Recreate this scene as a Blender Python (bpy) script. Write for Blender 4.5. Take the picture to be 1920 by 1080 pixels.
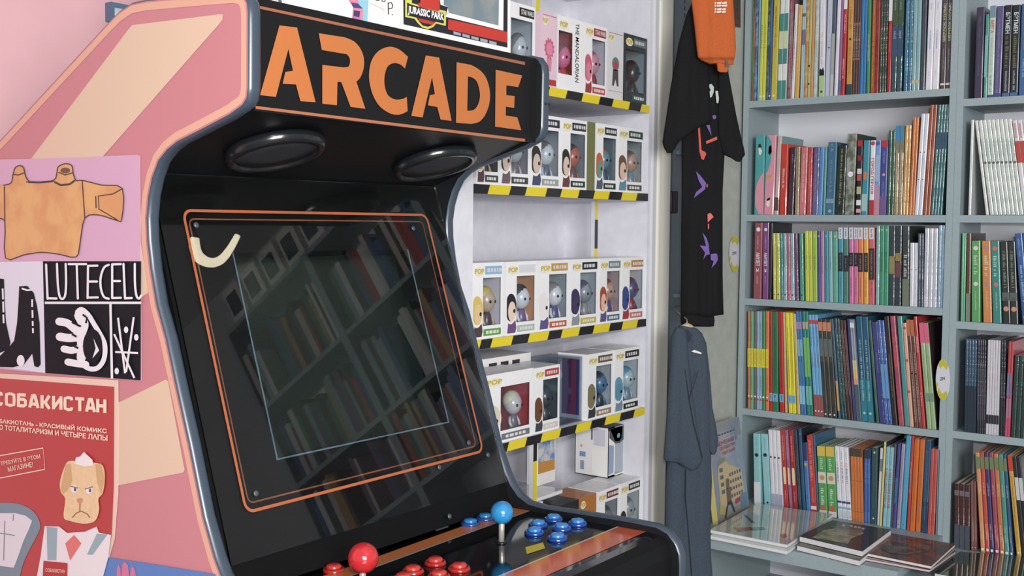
import bpy, bmesh, math, random
from mathutils import Vector, Matrix
random.seed(7)
S = bpy.context.scene
C = S.collection
for o in list(bpy.data.objects): bpy.data.objects.remove(o)

# ---------------------------------------------------------------- camera
FPX, CX, CY = 2051.0, 960.0, 540.0
xa = Vector((2770.0, -143.0, 2051.0)).normalized()
ya = Vector((1524.0, 105.0, -2051.0)).normalized()
ya = (ya - xa * ya.dot(xa)).normalized()
za = xa.cross(ya)
EYE = Vector((0, 0, 1.45))
CAMR = Matrix((xa, ya, za))              # camera-to-world rotation (rows = world axes in camera space)
cam_data = bpy.data.cameras.new('camera')
cam = bpy.data.objects.new('camera', cam_data)
C.objects.link(cam)
cam.matrix_world = Matrix.Translation(EYE) @ CAMR.to_4x4()
cam_data.sensor_width = 36.0
cam_data.lens = FPX / 1920.0 * 36.0
cam_data.clip_start = 0.05
S.camera = cam

# ---------------------------------------------------------------- world, lights, exposure
w = bpy.data.worlds.new('room_light'); S.world = w; w.use_nodes = True
bg = w.node_tree.nodes['Background']
bg.inputs['Color'].default_value = (0.80, 0.91, 1.0, 1)
bg.inputs['Strength'].default_value = 0.30

def area(name, loc, target, size, power, col, size_y=None):
    l = bpy.data.lights.new(name, 'AREA'); l.energy = power; l.color = col
    l.shape = 'RECTANGLE'; l.size = size; l.size_y = size_y or size
    o = bpy.data.objects.new(name, l); C.objects.link(o); o.location = loc
    o.rotation_euler = (Vector(target) - Vector(loc)).to_track_quat('-Z', 'Y').to_euler()
    return o
area('shop_window_light', (2.1, -1.0, 1.85), (-1.3, 1.9, 1.3), 1.5, 152, (1.0, 0.985, 0.97), 1.6)
area('camera_flash', (0.07, -0.03, 1.56), (-0.9, 1.6, 1.40), 0.07, 16, (1.0, 0.97, 0.93), 0.04)

vs = S.view_settings
S.display_settings.display_device = 'sRGB'
vs.view_transform = 'Standard'; vs.look = 'None'; vs.gamma = 1.0; vs.use_curve_mapping = False
vs.exposure = 0.18

# ---------------------------------------------------------------- geometry helpers
def lin(c):
    c = c / 255.0
    return c / 12.92 if c <= 0.04045 else ((c + 0.055) / 1.055) ** 2.4
_mats = {}
def M(rgb, rough=0.5, coat=0.0, metal=0.0, noise=0.0, nscale=60.0, bump=0.0, bscale=80.0, spec=0.5, emit=0.0, rgb2=None, name=None):
    key = (tuple(rgb), rough, coat, metal, noise, nscale, bump, bscale, spec, emit, tuple(rgb2) if rgb2 else None)
    if key in _mats: return _mats[key]
    soft = lambda q: tuple(.97 * (v * .88 + (q[0]+q[1]+q[2]) / 3 * .12) for v in q)   # faded film-like palette
    rgb = soft(rgb); rgb2 = soft(rgb2) if rgb2 else None
    m = bpy.data.materials.new(name or 'paint'); m.use_nodes = True
    nt = m.node_tree; b = nt.nodes['Principled BSDF']
    c = [lin(v) for v in rgb]
    b.inputs['Base Color'].default_value = (*c, 1)
    b.inputs['Roughness'].default_value = rough
    b.inputs['Metallic'].default_value = metal
    b.inputs['Specular IOR Level'].default_value = spec
    b.inputs['Coat Weight'].default_value = coat
    b.inputs['Coat Roughness'].default_value = 0.08
    if emit:
        b.inputs['Emission Color'].default_value = (*c, 1); b.inputs['Emission Strength'].default_value = emit
    if noise or bump or rgb2:
        tc = nt.nodes.new('ShaderNodeTexCoord')
    if noise or rgb2:
        n = nt.nodes.new('ShaderNodeTexNoise'); n.inputs['Scale'].default_value = nscale
        n.inputs['Detail'].default_value = 4
        nt.links.new(tc.outputs['Object'], n.inputs['Vector'])
        r = nt.nodes.new('ShaderNodeValToRGB')
        if rgb2:
            d = [lin(v) for v in rgb2]
            r.color_ramp.elements[0].position = 0.42; r.color_ramp.elements[1].position = 0.58
            r.color_ramp.elements[0].color = (*c, 1); r.color_ramp.elements[1].color = (*d, 1)
        else:
            r.color_ramp.elements[0].position = 0.3; r.color_ramp.elements[1].position = 0.7
            r.color_ramp.elements[0].color = (*[v * (1 - noise) for v in c], 1)
            r.color_ramp.elements[1].color = (*[min(1, v * (1 + noise)) for v in c], 1)
        nt.links.new(n.outputs['Fac'], r.inputs['Fac'])
        nt.links.new(r.outputs['Color'], b.inputs['Base Color'])
    if bump:
        n2 = nt.nodes.new('ShaderNodeTexNoise'); n2.inputs['Scale'].default_value = bscale; n2.inputs['Detail'].default_value = 3
        bp = nt.nodes.new('ShaderNodeBump'); bp.inputs['Strength'].default_value = bump; bp.inputs['Distance'].default_value = 0.004
        nt.links.new(tc.outputs['Object'], n2.inputs['Vector'])
        nt.links.new(n2.outputs['Fac'], bp.inputs['Height'])
        nt.links.new(bp.outputs['Normal'], b.inputs['Normal'])
        if coat: nt.links.new(bp.outputs['Normal'], b.inputs['Coat Normal'])
    _mats[key] = m
    return m
def clear_film(tint=(245, 248, 250), gloss=0.06):
    m = bpy.data.materials.new('clear_film'); m.use_nodes = True; nt = m.node_tree; nt.nodes.clear()
    o = nt.nodes.new('ShaderNodeOutputMaterial'); mx = nt.nodes.new('ShaderNodeMixShader')
    t = nt.nodes.new('ShaderNodeBsdfTransparent'); g = nt.nodes.new('ShaderNodeBsdfGlossy'); lw = nt.nodes.new('ShaderNodeLayerWeight'); lw.inputs['Blend'].default_value = .5
    pw = nt.nodes.new('ShaderNodeMath'); pw.operation = 'POWER'; pw.inputs[1].default_value = 3.5
    ml = nt.nodes.new('ShaderNodeMath'); ml.operation = 'MULTIPLY_ADD'; ml.inputs[1].default_value = .45; ml.inputs[2].default_value = .035
    nt.links.new(lw.outputs['Facing'], pw.inputs[0]); nt.links.new(pw.outputs[0], ml.inputs[0])
    t.inputs['Color'].default_value = (*[lin(v) for v in tint], 1); g.inputs['Roughness'].default_value = gloss
    nt.links.new(ml.outputs[0], mx.inputs['Fac']); nt.links.new(t.outputs[0], mx.inputs[1]); nt.links.new(g.outputs[0], mx.inputs[2])
    nt.links.new(mx.outputs[0], o.inputs['Surface'])
    return m

class MB:
    """collects shapes into one mesh"""
    def __init__(s): s.v = []; s.f = []; s.mi = []; s.sm = []; s.mats = []
    def m(s, mat):
        if mat not in s.mats: s.mats.append(mat)
        return s.mats.index(mat)
    def add(s, verts, faces, mat, smooth=False, mtx=None):
        k = len(s.v); i = s.m(mat)
        s.v += [tuple(mtx @ Vector(p)) if mtx else tuple(p) for p in verts]
        for f in faces: s.f.append([k + a for a in f]); s.mi.append(i); s.sm.append(smooth)
        return s
    def box(s, a, b, mat, mtx=None):
        (x0, y0, z0), (x1, y1, z1) = a, b
        v = [(x0,y0,z0),(x1,y0,z0),(x1,y1,z0),(x0,y1,z0),(x0,y0,z1),(x1,y0,z1),(x1,y1,z1),(x0,y1,z1)]
        return s.add(v, [(0,3,2,1),(4,5,6,7),(0,1,5,4),(1,2,6,5),(2,3,7,6),(3,0,4,7)], mat, False, mtx)
    def rbox(s, a, b, r, mat, mtx=None):
        bm = bmesh.new(); bmesh.ops.create_cube(bm, size=1)
        for v in bm.verts: v.co = Vector([(a[i] + b[i]) / 2 + v.co[i] * (b[i] - a[i]) for i in range(3)])
        bmesh.ops.bevel(bm, geom=list(bm.edges), offset=r, segments=2, profile=0.5, affect='EDGES')
        return s.frombm(bm, mat, False, mtx)
    def frombm(s, bm, mat, smooth=False, mtx=None):
        bm.verts.ensure_lookup_table(); bm.verts.index_update()
        s.add([v.co.copy() for v in bm.verts], [[v.index for v in f.verts] for f in bm.faces], mat, smooth, mtx); bm.free(); return s
    def poly(s, pts, mat): return s.add(pts, [list(range(len(pts)))], mat)
    def lathe(s, prof, mat, seg=24, mtx=None, smooth=True):
        v = []; f = []
        for (r, z) in prof:
            for k in range(seg):
                a = 2 * math.pi * k / seg; v.append((r * math.cos(a), r * math.sin(a), z))
        for i in range(len(prof) - 1):
            for k in range(seg):
                k2 = (k + 1) % seg; f.append((i*seg+k, i*seg+k2, (i+1)*seg+k2, (i+1)*seg+k))
        f.append(list(range(seg))[::-1]); f.append([(len(prof)-1)*seg+k for k in range(seg)])
        return s.add(v, f, mat, smooth, mtx)
    def tube(s, pts, r, mat, seg=8, closed=False, smooth=True):
        P = [Vector(p) for p in pts]; n = len(P); v = []; f = []
        for i in range(n):
            a = P[(i-1) % n] if (closed or i) else P[i]; b = P[(i+1) % n] if (closed or i < n-1) else P[i]
            t = (b - a).normalized(); u = t.orthogonal() if abs(t.z) > .95 else t.cross(Vector((0,0,1)))
            u.normalize(); q = t.cross(u).normalized()
            for k in range(seg):
                an = 2*math.pi*k/seg; v.append(P[i] + (u*math.cos(an) + q*math.sin(an)) * r)
        m = n if closed else n - 1
        for i in range(m):
            for k in range(seg):
                k2 = (k+1) % seg; j = (i+1) % n; f.append((i*seg+k, i*seg+k2, j*seg+k2, j*seg+k))
        if not closed: f.append(list(range(seg))[::-1]); f.append([(n-1)*seg+k for k in range(seg)])
        return s.add(v, f, mat, smooth)
    def ball(s, c, r, mat, seg=16, ring=10):
        c = Vector(c); rr = Vector(r) if hasattr(r, '__len__') else Vector((r, r, r)); v = [c + Vector((0,0,rr.z))]; f = []
        for i in range(1, ring):
            t = math.pi*i/ring
            for k in range(seg):
                p = 2*math.pi*k/seg; v.append(c + Vector((rr.x*math.sin(t)*math.cos(p), rr.y*math.sin(t)*math.sin(p), rr.z*math.cos(t))))
        v.append(c - Vector((0,0,rr.z)))
        for k in range(seg): f.append((0, 1+k, 1+(k+1) % seg))
        for i in range(ring-2):
            for k in range(seg):
                a = 1+i*seg; f.append((a+k, a+seg+k, a+seg+(k+1) % seg, a+(k+1) % seg))
        a = 1+(ring-2)*seg
        for k in range(seg): f.append((a+k, len(v)-1, a+(k+1) % seg))
        return s.add(v, f, mat, True)
    def mesh(s, name):
        me = bpy.data.meshes.new(name); me.from_pydata(s.v, [], s.f)
        for m in s.mats: me.materials.append(m)
        me.polygons.foreach_set('material_index', s.mi); me.polygons.foreach_set('use_smooth', s.sm)
        me.update(); return me
    def build(s, name, parent=None, **kw):
        o = bpy.data.objects.new(name, s.mesh(name)); C.objects.link(o)
        if parent: o.parent = parent
        return tag(o, **kw)
def tag(o, label=None, cat=None, group=None, kind=None):
    if label: o['label'] = label
    if cat: o['category'] = cat
    if group: o['group'] = group
    if kind: o['kind'] = kind
    return o
def thing(name, label, cat, loc=(0, 0, 0), group=None):
    o = bpy.data.objects.new(name, None); C.objects.link(o); o.location = loc; o.empty_display_size = .05
    tag(o, label, cat, group); return o
def keep(o, parent):
    """child built in world coordinates under an Empty that sits at its own place"""
    o.parent = parent; o.matrix_parent_inverse = Matrix.Translation(-parent.location); return o

def ray(px, py): return CAMR @ Vector((px - CX, CY - py, -FPX))
def on(px, py, ax, v):
    d = ray(px, py); i = 'XYZ'.index(ax); return EYE + d * ((v - EYE[i]) / d[i])
class Plane:
    def __init__(s, P, n): s.P = Vector(P); s.n = Vector(n).normalized(); s.n = s.n if (EYE - s.P).dot(s.n) > 0 else -s.n
    def at(s, px, py, off=0.0):
        d = ray(px, py); P = s.P + s.n * off; return EYE + d * ((P - EYE).dot(s.n) / d.dot(s.n))
def xspot(px, Y, Z):
    """X of the point on the line (Y, Z) that is seen at column px"""
    q = CAMR.transposed(); a = q @ (Vector((0, Y, Z)) - EYE)
    return -(FPX * a.x + (px - CX) * a.z) / (FPX * q[0][0] + (px - CX) * q[2][0])
def curve(pts, closed=False, n=4):
    P = [Vector((*p, 0)) for p in pts]; m = len(P); out = []
    for i in range(m if closed else m - 1):
        a, b, c, d = (P[(i+k) % m] if closed else P[min(max(i+k, 0), m-1)] for k in (-1, 0, 1, 2))
        for k in range(n):
            t = k/n; q = .5*((2*b) + (c-a)*t + (2*a-5*b+4*c-d)*t*t + (3*b-a-3*c+d)*t*t*t); out.append((q.x, q.y))
    if not closed: out.append(tuple(pts[-1]))
    return out
class Crop:
    """reads coordinates measured in an enlarged crop of the photograph"""
    def __init__(s, pl, ox, oy, k): s.pl, s.ox, s.oy, s.k, s.c = pl, ox, oy, k, 0
    def p(s, x, y, off=0.0): return s.pl.at(s.ox + x / s.k, s.oy + y / s.k, off)
    def poly(s, mb, pts, mat, off=.0006):
        s.c += 1; off += s.c * .00002       # later prints lie over earlier ones
        mb.poly([s.p(x, y, off) for x, y in pts], mat)
    def ell(s, mb, cx, cy, rx, ry, mat, off=.0006, n=20):
        s.poly(mb, [(cx + rx*math.cos(2*math.pi*i/n), cy + ry*math.sin(2*math.pi*i/n)) for i in range(n)], mat, off)
    def stroke(s, mb, pts, wd, mat, off=.0006, closed=False):
        s.c += 1; off += s.c * .00002
        pts = [Vector((*p, 0)) for p in pts]; n = len(pts)
        L, R = [], []
        for i in range(n):
            a = pts[(i-1) % n] if (closed or i) else pts[i]; b = pts[(i+1) % n] if (closed or i < n-1) else pts[i]
            t = (b - a).normalized(); q = Vector((-t.y, t.x, 0)) * wd / 2; L.append(pts[i] + q); R.append(pts[i] - q)
        for i in range(n if closed else n - 1):
            j = (i + 1) % n
            mb.poly([s.p(v.x, v.y, off) for v in (L[i], L[j], R[j], R[i])], mat)
    def brush(s, mb, pts, wd, mat, off=.0006):
        pts = curve(pts); s.stroke(mb, pts, wd, mat, off)
        for p in (pts[0], pts[-1]): s.ell(mb, *p, wd/2, wd/2, mat, off, 10)
    def text(s, mb, string, bl, br, tl, mat, off=.0006, bold=.0):
        s.c += 1; off += s.c * .00002
        o = s.p(*bl, off); text(mb, string, o, s.p(*br, off) - o, s.p(*tl, off) - o, mat, bold)
_tc = {}
def glyphs(string, bold):
    if (string, bold) not in _tc:
        cu = bpy.data.curves.new('t', 'FONT'); cu.body = string; cu.resolution_u = 2; cu.offset = bold; cu.fill_mode = 'FRONT'
        ob = bpy.data.objects.new('t', cu); me = bpy.data.meshes.new_from_object(ob)
        v = [p.co.copy() for p in me.vertices]; f = [list(p.vertices) for p in me.polygons]
        bpy.data.objects.remove(ob); bpy.data.curves.remove(cu); bpy.data.meshes.remove(me)
        x0 = min(p.x for p in v); x1 = max(p.x for p in v); y0 = min(p.y for p in v); y1 = max(p.y for p in v)
        _tc[(string, bold)] = ([((p.x-x0)/(x1-x0), (p.y-y0)/(y1-y0)) for p in v], f)
    return _tc[(string, bold)]
def text(mb, string, o, right, up, mat, bold=.0):
    """flat lettering stretched over the parallelogram o, right, up"""
    v, f = glyphs(string, bold)
    mb.add([o + right * a + up * b for a, b in v], f, mat)
WHITE = M((232, 232, 236), .45); INK = M((28, 30, 34), .5); CARD = M((236, 234, 232), .5)
FILM = clear_film()
# ================================================================ SETTING
XW, YB = -1.43, 3.11           # plane of the toy cabinet front, plane of the bookcase fronts
YBK = 3.345
pink = M((226, 172, 180), .8, noise=.03, nscale=9, name='pink_wall_paint')
greyw = M((172, 178, 170), .8, noise=.07, nscale=30, name='grey_wall_paint')
def struct(mb, name): return mb.build(name, kind='structure')
struct(MB().box((-2.05, -3, 0), (-1.95, 4.0, 2.9), pink), 'wall_left')
struct(MB().box((-1.95, YBK + .03, 0), (3.2, YBK + .12, 2.9), M((190, 190, 196), .8, noise=.03, nscale=12)), 'wall_back')
struct(MB().box((-1.95, 2.645, 0), (-1.446, YBK + .03, 2.9), greyw), 'wall_corner')
struct(MB().box((-2.05, -3, -.05), (3.2, 3.5, 0), M((120, 112, 104), .5, noise=.2, nscale=14)), 'floor')
struct(MB().box((-2.05, 0.2, 2.9), (3.2, 3.5, 2.95), M((205, 205, 205), .9, noise=.02)), 'ceiling')

# ================================================================ ARCADE MACHINE
YL, YR, TH = .92, 1.585, .02
black = M((17, 19, 22), .35, spec=.4, name='black_laminate')
satin = M((20, 22, 26), .42, spec=.5)
bezelm = M((9, 10, 12), .5, spec=.2)
rim = M((60, 74, 90), .34, coat=.25, name='edge_moulding')
orange = M((180, 92, 50), .5)
orange_reflection = M((150, 84, 52), .5)
arc = thing('arcade_cabinet', 'black upright arcade game with pink orange side art and big orange marquee letters', 'arcade machine', (-1.4, 1.25, 0))
prof = [(-1.93, 0), (-1.93, 1.46), (-1.699, 1.578), (-1.40, 1.733), (-1.375, 1.745), (-1.345, 1.7535), (-1.31, 1.754), (-1.20, 1.748), (-1.125, 1.7435),
        (-1.108, 1.739), (-1.099, 1.727), (-1.097, 1.712), (-1.098, 1.62), (-1.101, 1.606), (-1.110, 1.597), (-1.137, 1.586), (-1.20, 1.568), (-1.244, 1.556), (-1.266, 1.546),
        (-1.285, 1.532), (-1.299, 1.510), (-1.308, 1.485), (-1.313, 1.455), (-1.3115, 1.424), (-1.305, 1.385), (-1.292, 1.335), (-1.272, 1.29), (-1.250, 1.224),
        (-1.224, 1.150), (-1.194, 1.054), (-1.171, 1.003), (-1.158, .982), (-1.142, .9655), (-1.120, .955), (-1.085, .9525), (-1.033, .955), (-.968, .957), (-.91, .9585), (-.861, .958),
        (-.840, .951), (-.824, .9355), (-.817, .918), (-.8155, .90), (-.8155, .78), (-.86, .72), (-.98, .62), (-1.0, .55), (-1.0, 0)]
def inset(pts, d):
    out = []; n = len(pts)
    for i in range(n):
        a, b, c = (Vector(pts[(i+k) % n]) for k in (-1, 0, 1))
        t1 = (b-a).normalized(); t2 = (c-b).normalized()
        n1 = Vector((t1.y, -t1.x)); n2 = Vector((t2.y, -t2.x)); q = (n1+n2).normalized(); q = q / max(.4, q.dot(n1))
        out.append((b.x + q.x*d, b.y + q.y*d))
    return out
def slab(mb, pts, y0, y1, mat):
    n = len(pts); v = [(x, y0, z) for x, z in pts] + [(x, y1, z) for x, z in pts]
    mb.add(v, [list(range(n)), list(range(n, 2*n))[::-1]] + [(i, n+i, n+(i+1) % n, (i+1) % n) for i in range(n)], mat)
sidep = M((200, 124, 132), .55, name='pink_side_vinyl')
core = inset(prof, .0025)
mb = MB(); slab(mb, core, YL, YL + TH, sidep); pl_ = mb.build('side_panel'); keep(pl_, arc); pl_['label'] = 'pink vinyl covered side panel facing left'
mb = MB(); slab(mb, core, YR - TH, YR, satin); keep(mb.build('side_panel'), arc)
for y0 in (YL, YR - TH):
    mb = MB(); n = len(prof); sec = [(0, 0.0025), (.0015, 0), (.006, -.002), (.014, -.002), (.0185, 0), (.02, .0025)]
    v = []; f = []
    rings = [inset(prof, d) for (_, d) in sec]
    for (dy, _), rg in zip(sec, rings): v += [(x, y0 + dy, z) for x, z in rg]
    for j in range(len(sec)-1):
        for i in range(n): f.append((j*n+i, (j+1)*n+i, (j+1)*n+(i+1) % n, j*n+(i+1) % n))
    mb.add(v, f, rim, True); keep(mb.build('edge_moulding'), arc)
# side art: peach border line and pale slanted bars, flat vinyl on the left panel
peach = M((222, 166, 140), .55); pale = M((218, 188, 160), .55)
SIDE = Plane((0, YL, 0), (0, -1, 0))
mb = MB(); a = inset(prof, .0045); b = inset(prof, .0150)
for i in range(1, 44): mb.poly([(a[i][0], YL-.0006, a[i][1]), (a[i+1][0], YL-.0006, a[i+1][1]), (b[i+1][0], YL-.0006, b[i+1][1]), (b[i][0], YL-.0006, b[i][1])], peach)
keep(mb.build('border_stripe'), arc)
cs = Crop(SIDE, 0, 0, 1)
for pts in ([(52, 306), (240, 56), (248, 47), (410, 27), (418, 27), (417, 37), (410, 46), (187, 300)], [(150, 790), (310, 712), (315, 714), (346, 880), (344, 886), (150, 924)], [(180, 440), (262, 440), (278, 549), (255, 564)]):
    mb = MB(); cs.poly(mb, pts, pale, .0007); keep(mb.build('slanted_bar'), arc)
# carcass between the panels
mb = MB(); yi, yo = YL + TH, YR - TH
mb.add([(x, y, z) for y in (yi, yo) for x, z in ((-1.93, .03), (-1.925, 1.44), (-1.40, 1.718), (-1.345, 1.738), (-1.118, 1.738), (-1.118, 1.60), (-1.3456, 1.5205), (-1.36, 1.50), (-1.36, .90), (-.84, .90), (-.84, .78), (-1.02, .6), (-1.02, .03))],
       [list(range(13)), list(range(13, 26))[::-1]] + [(i, 13+i, 13+(i+1) % 13, (i+1) % 13) for i in range(13)], black)
keep(mb.build('cabinet_body'), arc)
# marquee
mb = MB().box((-1.118, yi, 1.5935), (-1.112, yo, 1.7385), M((15, 16, 18), .4, spec=.35)); mq = mb.build('marquee_panel'); keep(mq, arc)
MQ = Plane((-1.112, 0, 0), (1, 0, 0)); cm = Crop(MQ, 420, 0, 3)
LET = {'A': [(203,535),(312,143),(411,155),(515,575),(430,569),(405,475),(330,471),(345,405),(388,398),(362,275),(292,545)],
 'R': [(533,187)] + curve([(680,210),(730,232),(765,270),(785,320),(787,375),(770,430),(745,460)]) + [(795,612),(712,601),(660,462),(638,460),(635,592),(553,583),(553,365)] + curve([(670,379),(698,375),(708,355),(706,325),(690,305)]) + [(550,281)],
 'C': curve([(1035,320),(985,278),(930,263),(872,285),(835,330),(818,390),(818,460),(840,540),(880,602),(940,640),(990,644),(1033,625)]) + curve([(1028,545),(1005,556),(965,560),(925,538),(905,490),(903,430),(920,375),(955,355),(990,362),(1018,385)]),
 'A2': [(1053,652),(1135,312),(1210,324),(1280,680),(1218,672),(1200,602),(1147,592),(1158,535),(1186,530),(1170,435),(1117,660)],
 'D': [(1308,350)] + curve([(1390,365),(1440,395),(1475,440),(1495,510),(1493,580),(1470,645),(1435,685),(1390,697)]) + [(1305,690),(1306,640)] + curve([(1368,623),(1405,618),(1430,585),(1440,530),(1425,465),(1400,438),(1372,430)]) + [(1368,623),(1306,640)],
 'E': [(1528,392),(1677,425),(1655,490),(1588,480),(1588,535),(1635,541),(1632,607),(1585,600),(1585,650),(1650,660),(1672,733),(1525,712)]}
for k, pts in LET.items():
    mb = MB(); cm.poly(mb, pts, M((194, 108, 50), .5), .0008); o = mb.build('marquee_letter', mq)
mb = MB(); cm.poly(mb, [(172, 27), (1693, 349), (1693, 366), (172, 43)], M((160, 92, 62), .4)); mb.build('marquee_border', mq)
mb = MB(); cm.poly(mb, [(178, 596), (1693, 781), (1693, 797), (178, 612)], M((176, 104, 70), .4)); mb.build('marquee_border', mq)
mb = MB()
for z in (1.66,):
    for y in (YR - .0145, YR - .004): mb.lathe([(.0022, 0), (.0022, .0008)], INK, 10, Matrix.Translation((-1.0955, y, z)) @ Matrix.Rotation(math.pi/2, 4, 'Y'))
keep(mb.build('screw_hole'), arc)
# underside of the marquee with the two speakers
pu = Vector((-1.115, 0, 1.592)); qu = Vector((-1.3456, 0, 1.5205)); nu = (pu-qu).cross(Vector((0, 1, 0))).normalized()
nu = nu if nu.z < 0 else -nu
for (px, py) in ((508, 283), (810, 305)):
    UND = Plane(pu, nu); c = UND.at(px, py) ; c.x = -1.229 if True else c.x
    c = Vector((-1.228, c.y, 1.592 - .113 * (.0715/.2306)))
    mt = Matrix.Translation(c) @ nu.to_track_quat('Z', 'Y').to_matrix().to_4x4()
    sp = MB().lathe([(.074, -.003), (.074, .004), (.0725, .010), (.069, .0135), (.064, .0135), (.062, .011), (.060, .006)], M((26, 29, 33), .22, coat=.4), 40, mt).build('speaker'); keep(sp, arc)
    g = MB().lathe([(.0605, .004), (.0605, .0085), (.03, .0095), (.001, .010)], M((48, 52, 60), .6, bump=.6, bscale=900), 40, mt).build('speaker_grille', sp)
# bezel, glass, screen
def bx(z): return -1.3276 - .3247 * (z - 1.4646)
tn = Vector((.9511, 0, .3088)); BZ = Plane((bx(1.4646), 0, 1.4646), tn); cb = Crop(BZ, 0, 0, 1)
def slope_quad(y0, y1, z0, z1, off): return [Vector((bx(z), y, z)) + tn*off for y, z in ((y0, z0), (y1, z0), (y1, z1), (y0, z1))]
sq = [BZ.at(*p) for p in ((440, 472), (765, 470), (836, 792), (515, 860))]
sy0 = (sq[0].y + sq[3].y)/2; sy1 = (sq[1].y + sq[2].y)/2; sz1 = (sq[0].z + sq[1].z)/2; sz0 = (sq[2].z + sq[3].z)/2
def slope_box(mb, y0, y1, z0, z1, o0, o1, mat):
    mb.add(slope_quad(y0, y1, z0, z1, o0) + slope_quad(y0, y1, z0, z1, o1), [(3,2,1,0), (4,5,6,7), (0,1,5,4), (1,2,6,5), (2,3,7,6), (3,0,4,7)], mat)
mb = MB()
slope_box(mb, yi, sy0, .946, 1.52, -.03, 0, bezelm); slope_box(mb, sy1, yo, .946, 1.52, -.03, 0, bezelm)
slope_box(mb, sy0, sy1, .946, sz0, -.03, 0, bezelm); slope_box(mb, sy0, sy1, sz1, 1.52, -.03, 0, bezelm)
bez = mb.build('bezel'); keep(bez, arc)
mb = MB(); slope_box(mb, sy0-.004, sy1+.004, sz0-.004, sz1+.004, -.036, -.031, M((20, 34, 26), .25, spec=.5)); keep(mb.build('screen'), arc)
edge = M((92, 120, 138), .4); mb = MB(); e = .0022
slope_box(mb, sy0-e, sy0, sz0-e, sz1, .0002, .0012, edge); slope_box(mb, sy1, sy1+e, sz0-e, sz1, .0002, .0012, edge); slope_box(mb, sy0, sy1, sz0-e, sz0, .0002, .0012, edge)
mb.build('screen_edge', bez)
def frame_ring(mb, y0, y1, z0, z1, r, wd, off, mat):
    def ringpts(d):
        out = []
        for cy, cz, a0 in ((y1-r, z1-r, 0), (y0+r, z1-r, 90), (y0+r, z0+r, 180), (y1-r, z0+r, 270)):
            for k in range(7):
                a = math.radians(a0 + 15*k); out.append((cy + (r-d)*math.cos(a), cz + (r-d)*math.sin(a)))
        return [Vector((bx(z), y, z)) + tn*off for y, z in out]
    A, B = ringpts(0), ringpts(wd); n = len(A)
    for i in range(n): mb.poly([A[i], A[(i+1) % n], B[(i+1) % n], B[i]], mat)
gl = bpy.data.materials.new('acrylic'); gl.use_nodes = True; b_ = gl.node_tree.nodes['Principled BSDF']
b_.inputs['Transmission Weight'].default_value = 1; b_.inputs['Roughness'].default_value = 0; b_.inputs['IOR'].default_value = 1.31; b_.inputs['Base Color'].default_value = (.96, .98, .97, 1)
mb = MB(); slope_box(mb, yi+.004, yo-.001, .985, 1.518, .0018, .0048, gl); gp = mb.build('glass_pane'); keep(gp, arc)
mb = MB(); frame_ring(mb, .984, 1.521, 1.044, 1.467, .016, .0042, .0051, orange); mb.build('frame_line', gp)
mb = MB(); frame_ring(mb, .995, 1.509, 1.056, 1.455, .010, .0022, .0003, orange_reflection); mb.build('frame_line', bez)  # painted reflection and shadow of the orange line on the glass
for (px, py) in ((368, 422), (480, 925), (879, 830), (915, 853), (775, 428), (824, 876), (843, 968)):
    c = BZ.at(px, py, .005); s_ = MB().lathe([(.0045, -.001), (.0045, .0006), (.003, .0018), (.0005, .002)], M((90, 98, 106), .3, metal=.4), 12, Matrix.Translation(c) @ tn.to_track_quat('Z', 'Y').to_matrix().to_4x4()); keep(s_.build('screw'), arc)
# control deck
DZ = .9428
deckm = M((13, 15, 17), .05, coat=.45, spec=.5, name='glossy_deck')
def dz(x): return DZ + .0178 * (x + 1.02)
mb = MB(); P_ = [(-1.158, dz(-1.158)), (-.868, dz(-.868)), (-.851, dz(-.85)-.002), (-.838, dz(-.84)-.012), (-.833, .915), (-.833, .79), (-.90, .70), (-1.158, .70)]
slab(mb, P_[::-1], yi, yo, deckm); dk = mb.build('control_deck'); keep(dk, arc)
mb = MB(); slab(mb, [(-.852, dz(-.85)-.0012), (-.8372, dz(-.84)-.0105), (-.8318, .915), (-.8318, .79), (-.8328, .79), (-.8328, .9149), (-.8381, dz(-.84)-.0121), (-.8512, dz(-.85)-.0021)], yi+.0005, yo-.0005, M((14, 15, 17), .6, spec=.25)); keep(mb.build('front_panel'), arc)
mb = MB().poly([(x, y, dz(x)+.0006) for x, y in ((-1.138, yi), (-1.108, yi), (-1.120, yo), (-1.152, yo))], M((196, 108, 58), .3)); mb.build('deck_stripe', dk)
mb = MB().poly([(x, y, dz(x)+.0006) for x, y in ((-.932, yi), (-.880, yi), (-.880, yo), (-.932, yo))], M((214, 92, 60), .08)); mb.build('deck_stripe', dk)
mb = MB().poly([(x, y, dz(x)+.0005) for x, y in ((-.936, yi), (-.932, yi), (-.932, yo), (-.936, yo))], M((190, 190, 190), .3)); mb.build('deck_stripe', dk)
mb = MB().poly([(x, y, dz(x)+.0005) for x, y in ((-1.108, yi), (-1.104, yi), (-1.116, yo), (-1.120, yo))], M((150, 150, 150), .3)); mb.build('deck_stripe', dk)
DK = Plane((-1.02, 0, DZ), (-.0178, 0, 1))
def button(px, py, ca, cb_, lab):
    c = DK.at(px, py); mt = Matrix.Translation(c)
    b0 = MB().lathe([(.0165, 0), (.0165, .003), (.0150, .0055), (.0122, .0058), (.0118, .004)], M(ca, .12, coat=.8, spec=.6), 28, mt).build('push_button'); keep(b0, arc); b0['label'] = lab
    MB().lathe([(.0112, .003), (.0112, .0085), (.0095, .0105), (.004, .0112), (.0004, .0113)], M(cb_, .15, coat=.8), 28, mt).build('plunger', b0)
for p in ((1038, 976), (1009, 987), (1083, 984), (1002, 1001), (1053, 993), (1045, 1012)): button(*p, (24, 62, 150), (40, 128, 214), 'blue push button')
for p in ((882, 984), (910, 974)): button(*p, (24, 70, 150), (30, 130, 200), 'blue start button')
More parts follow.
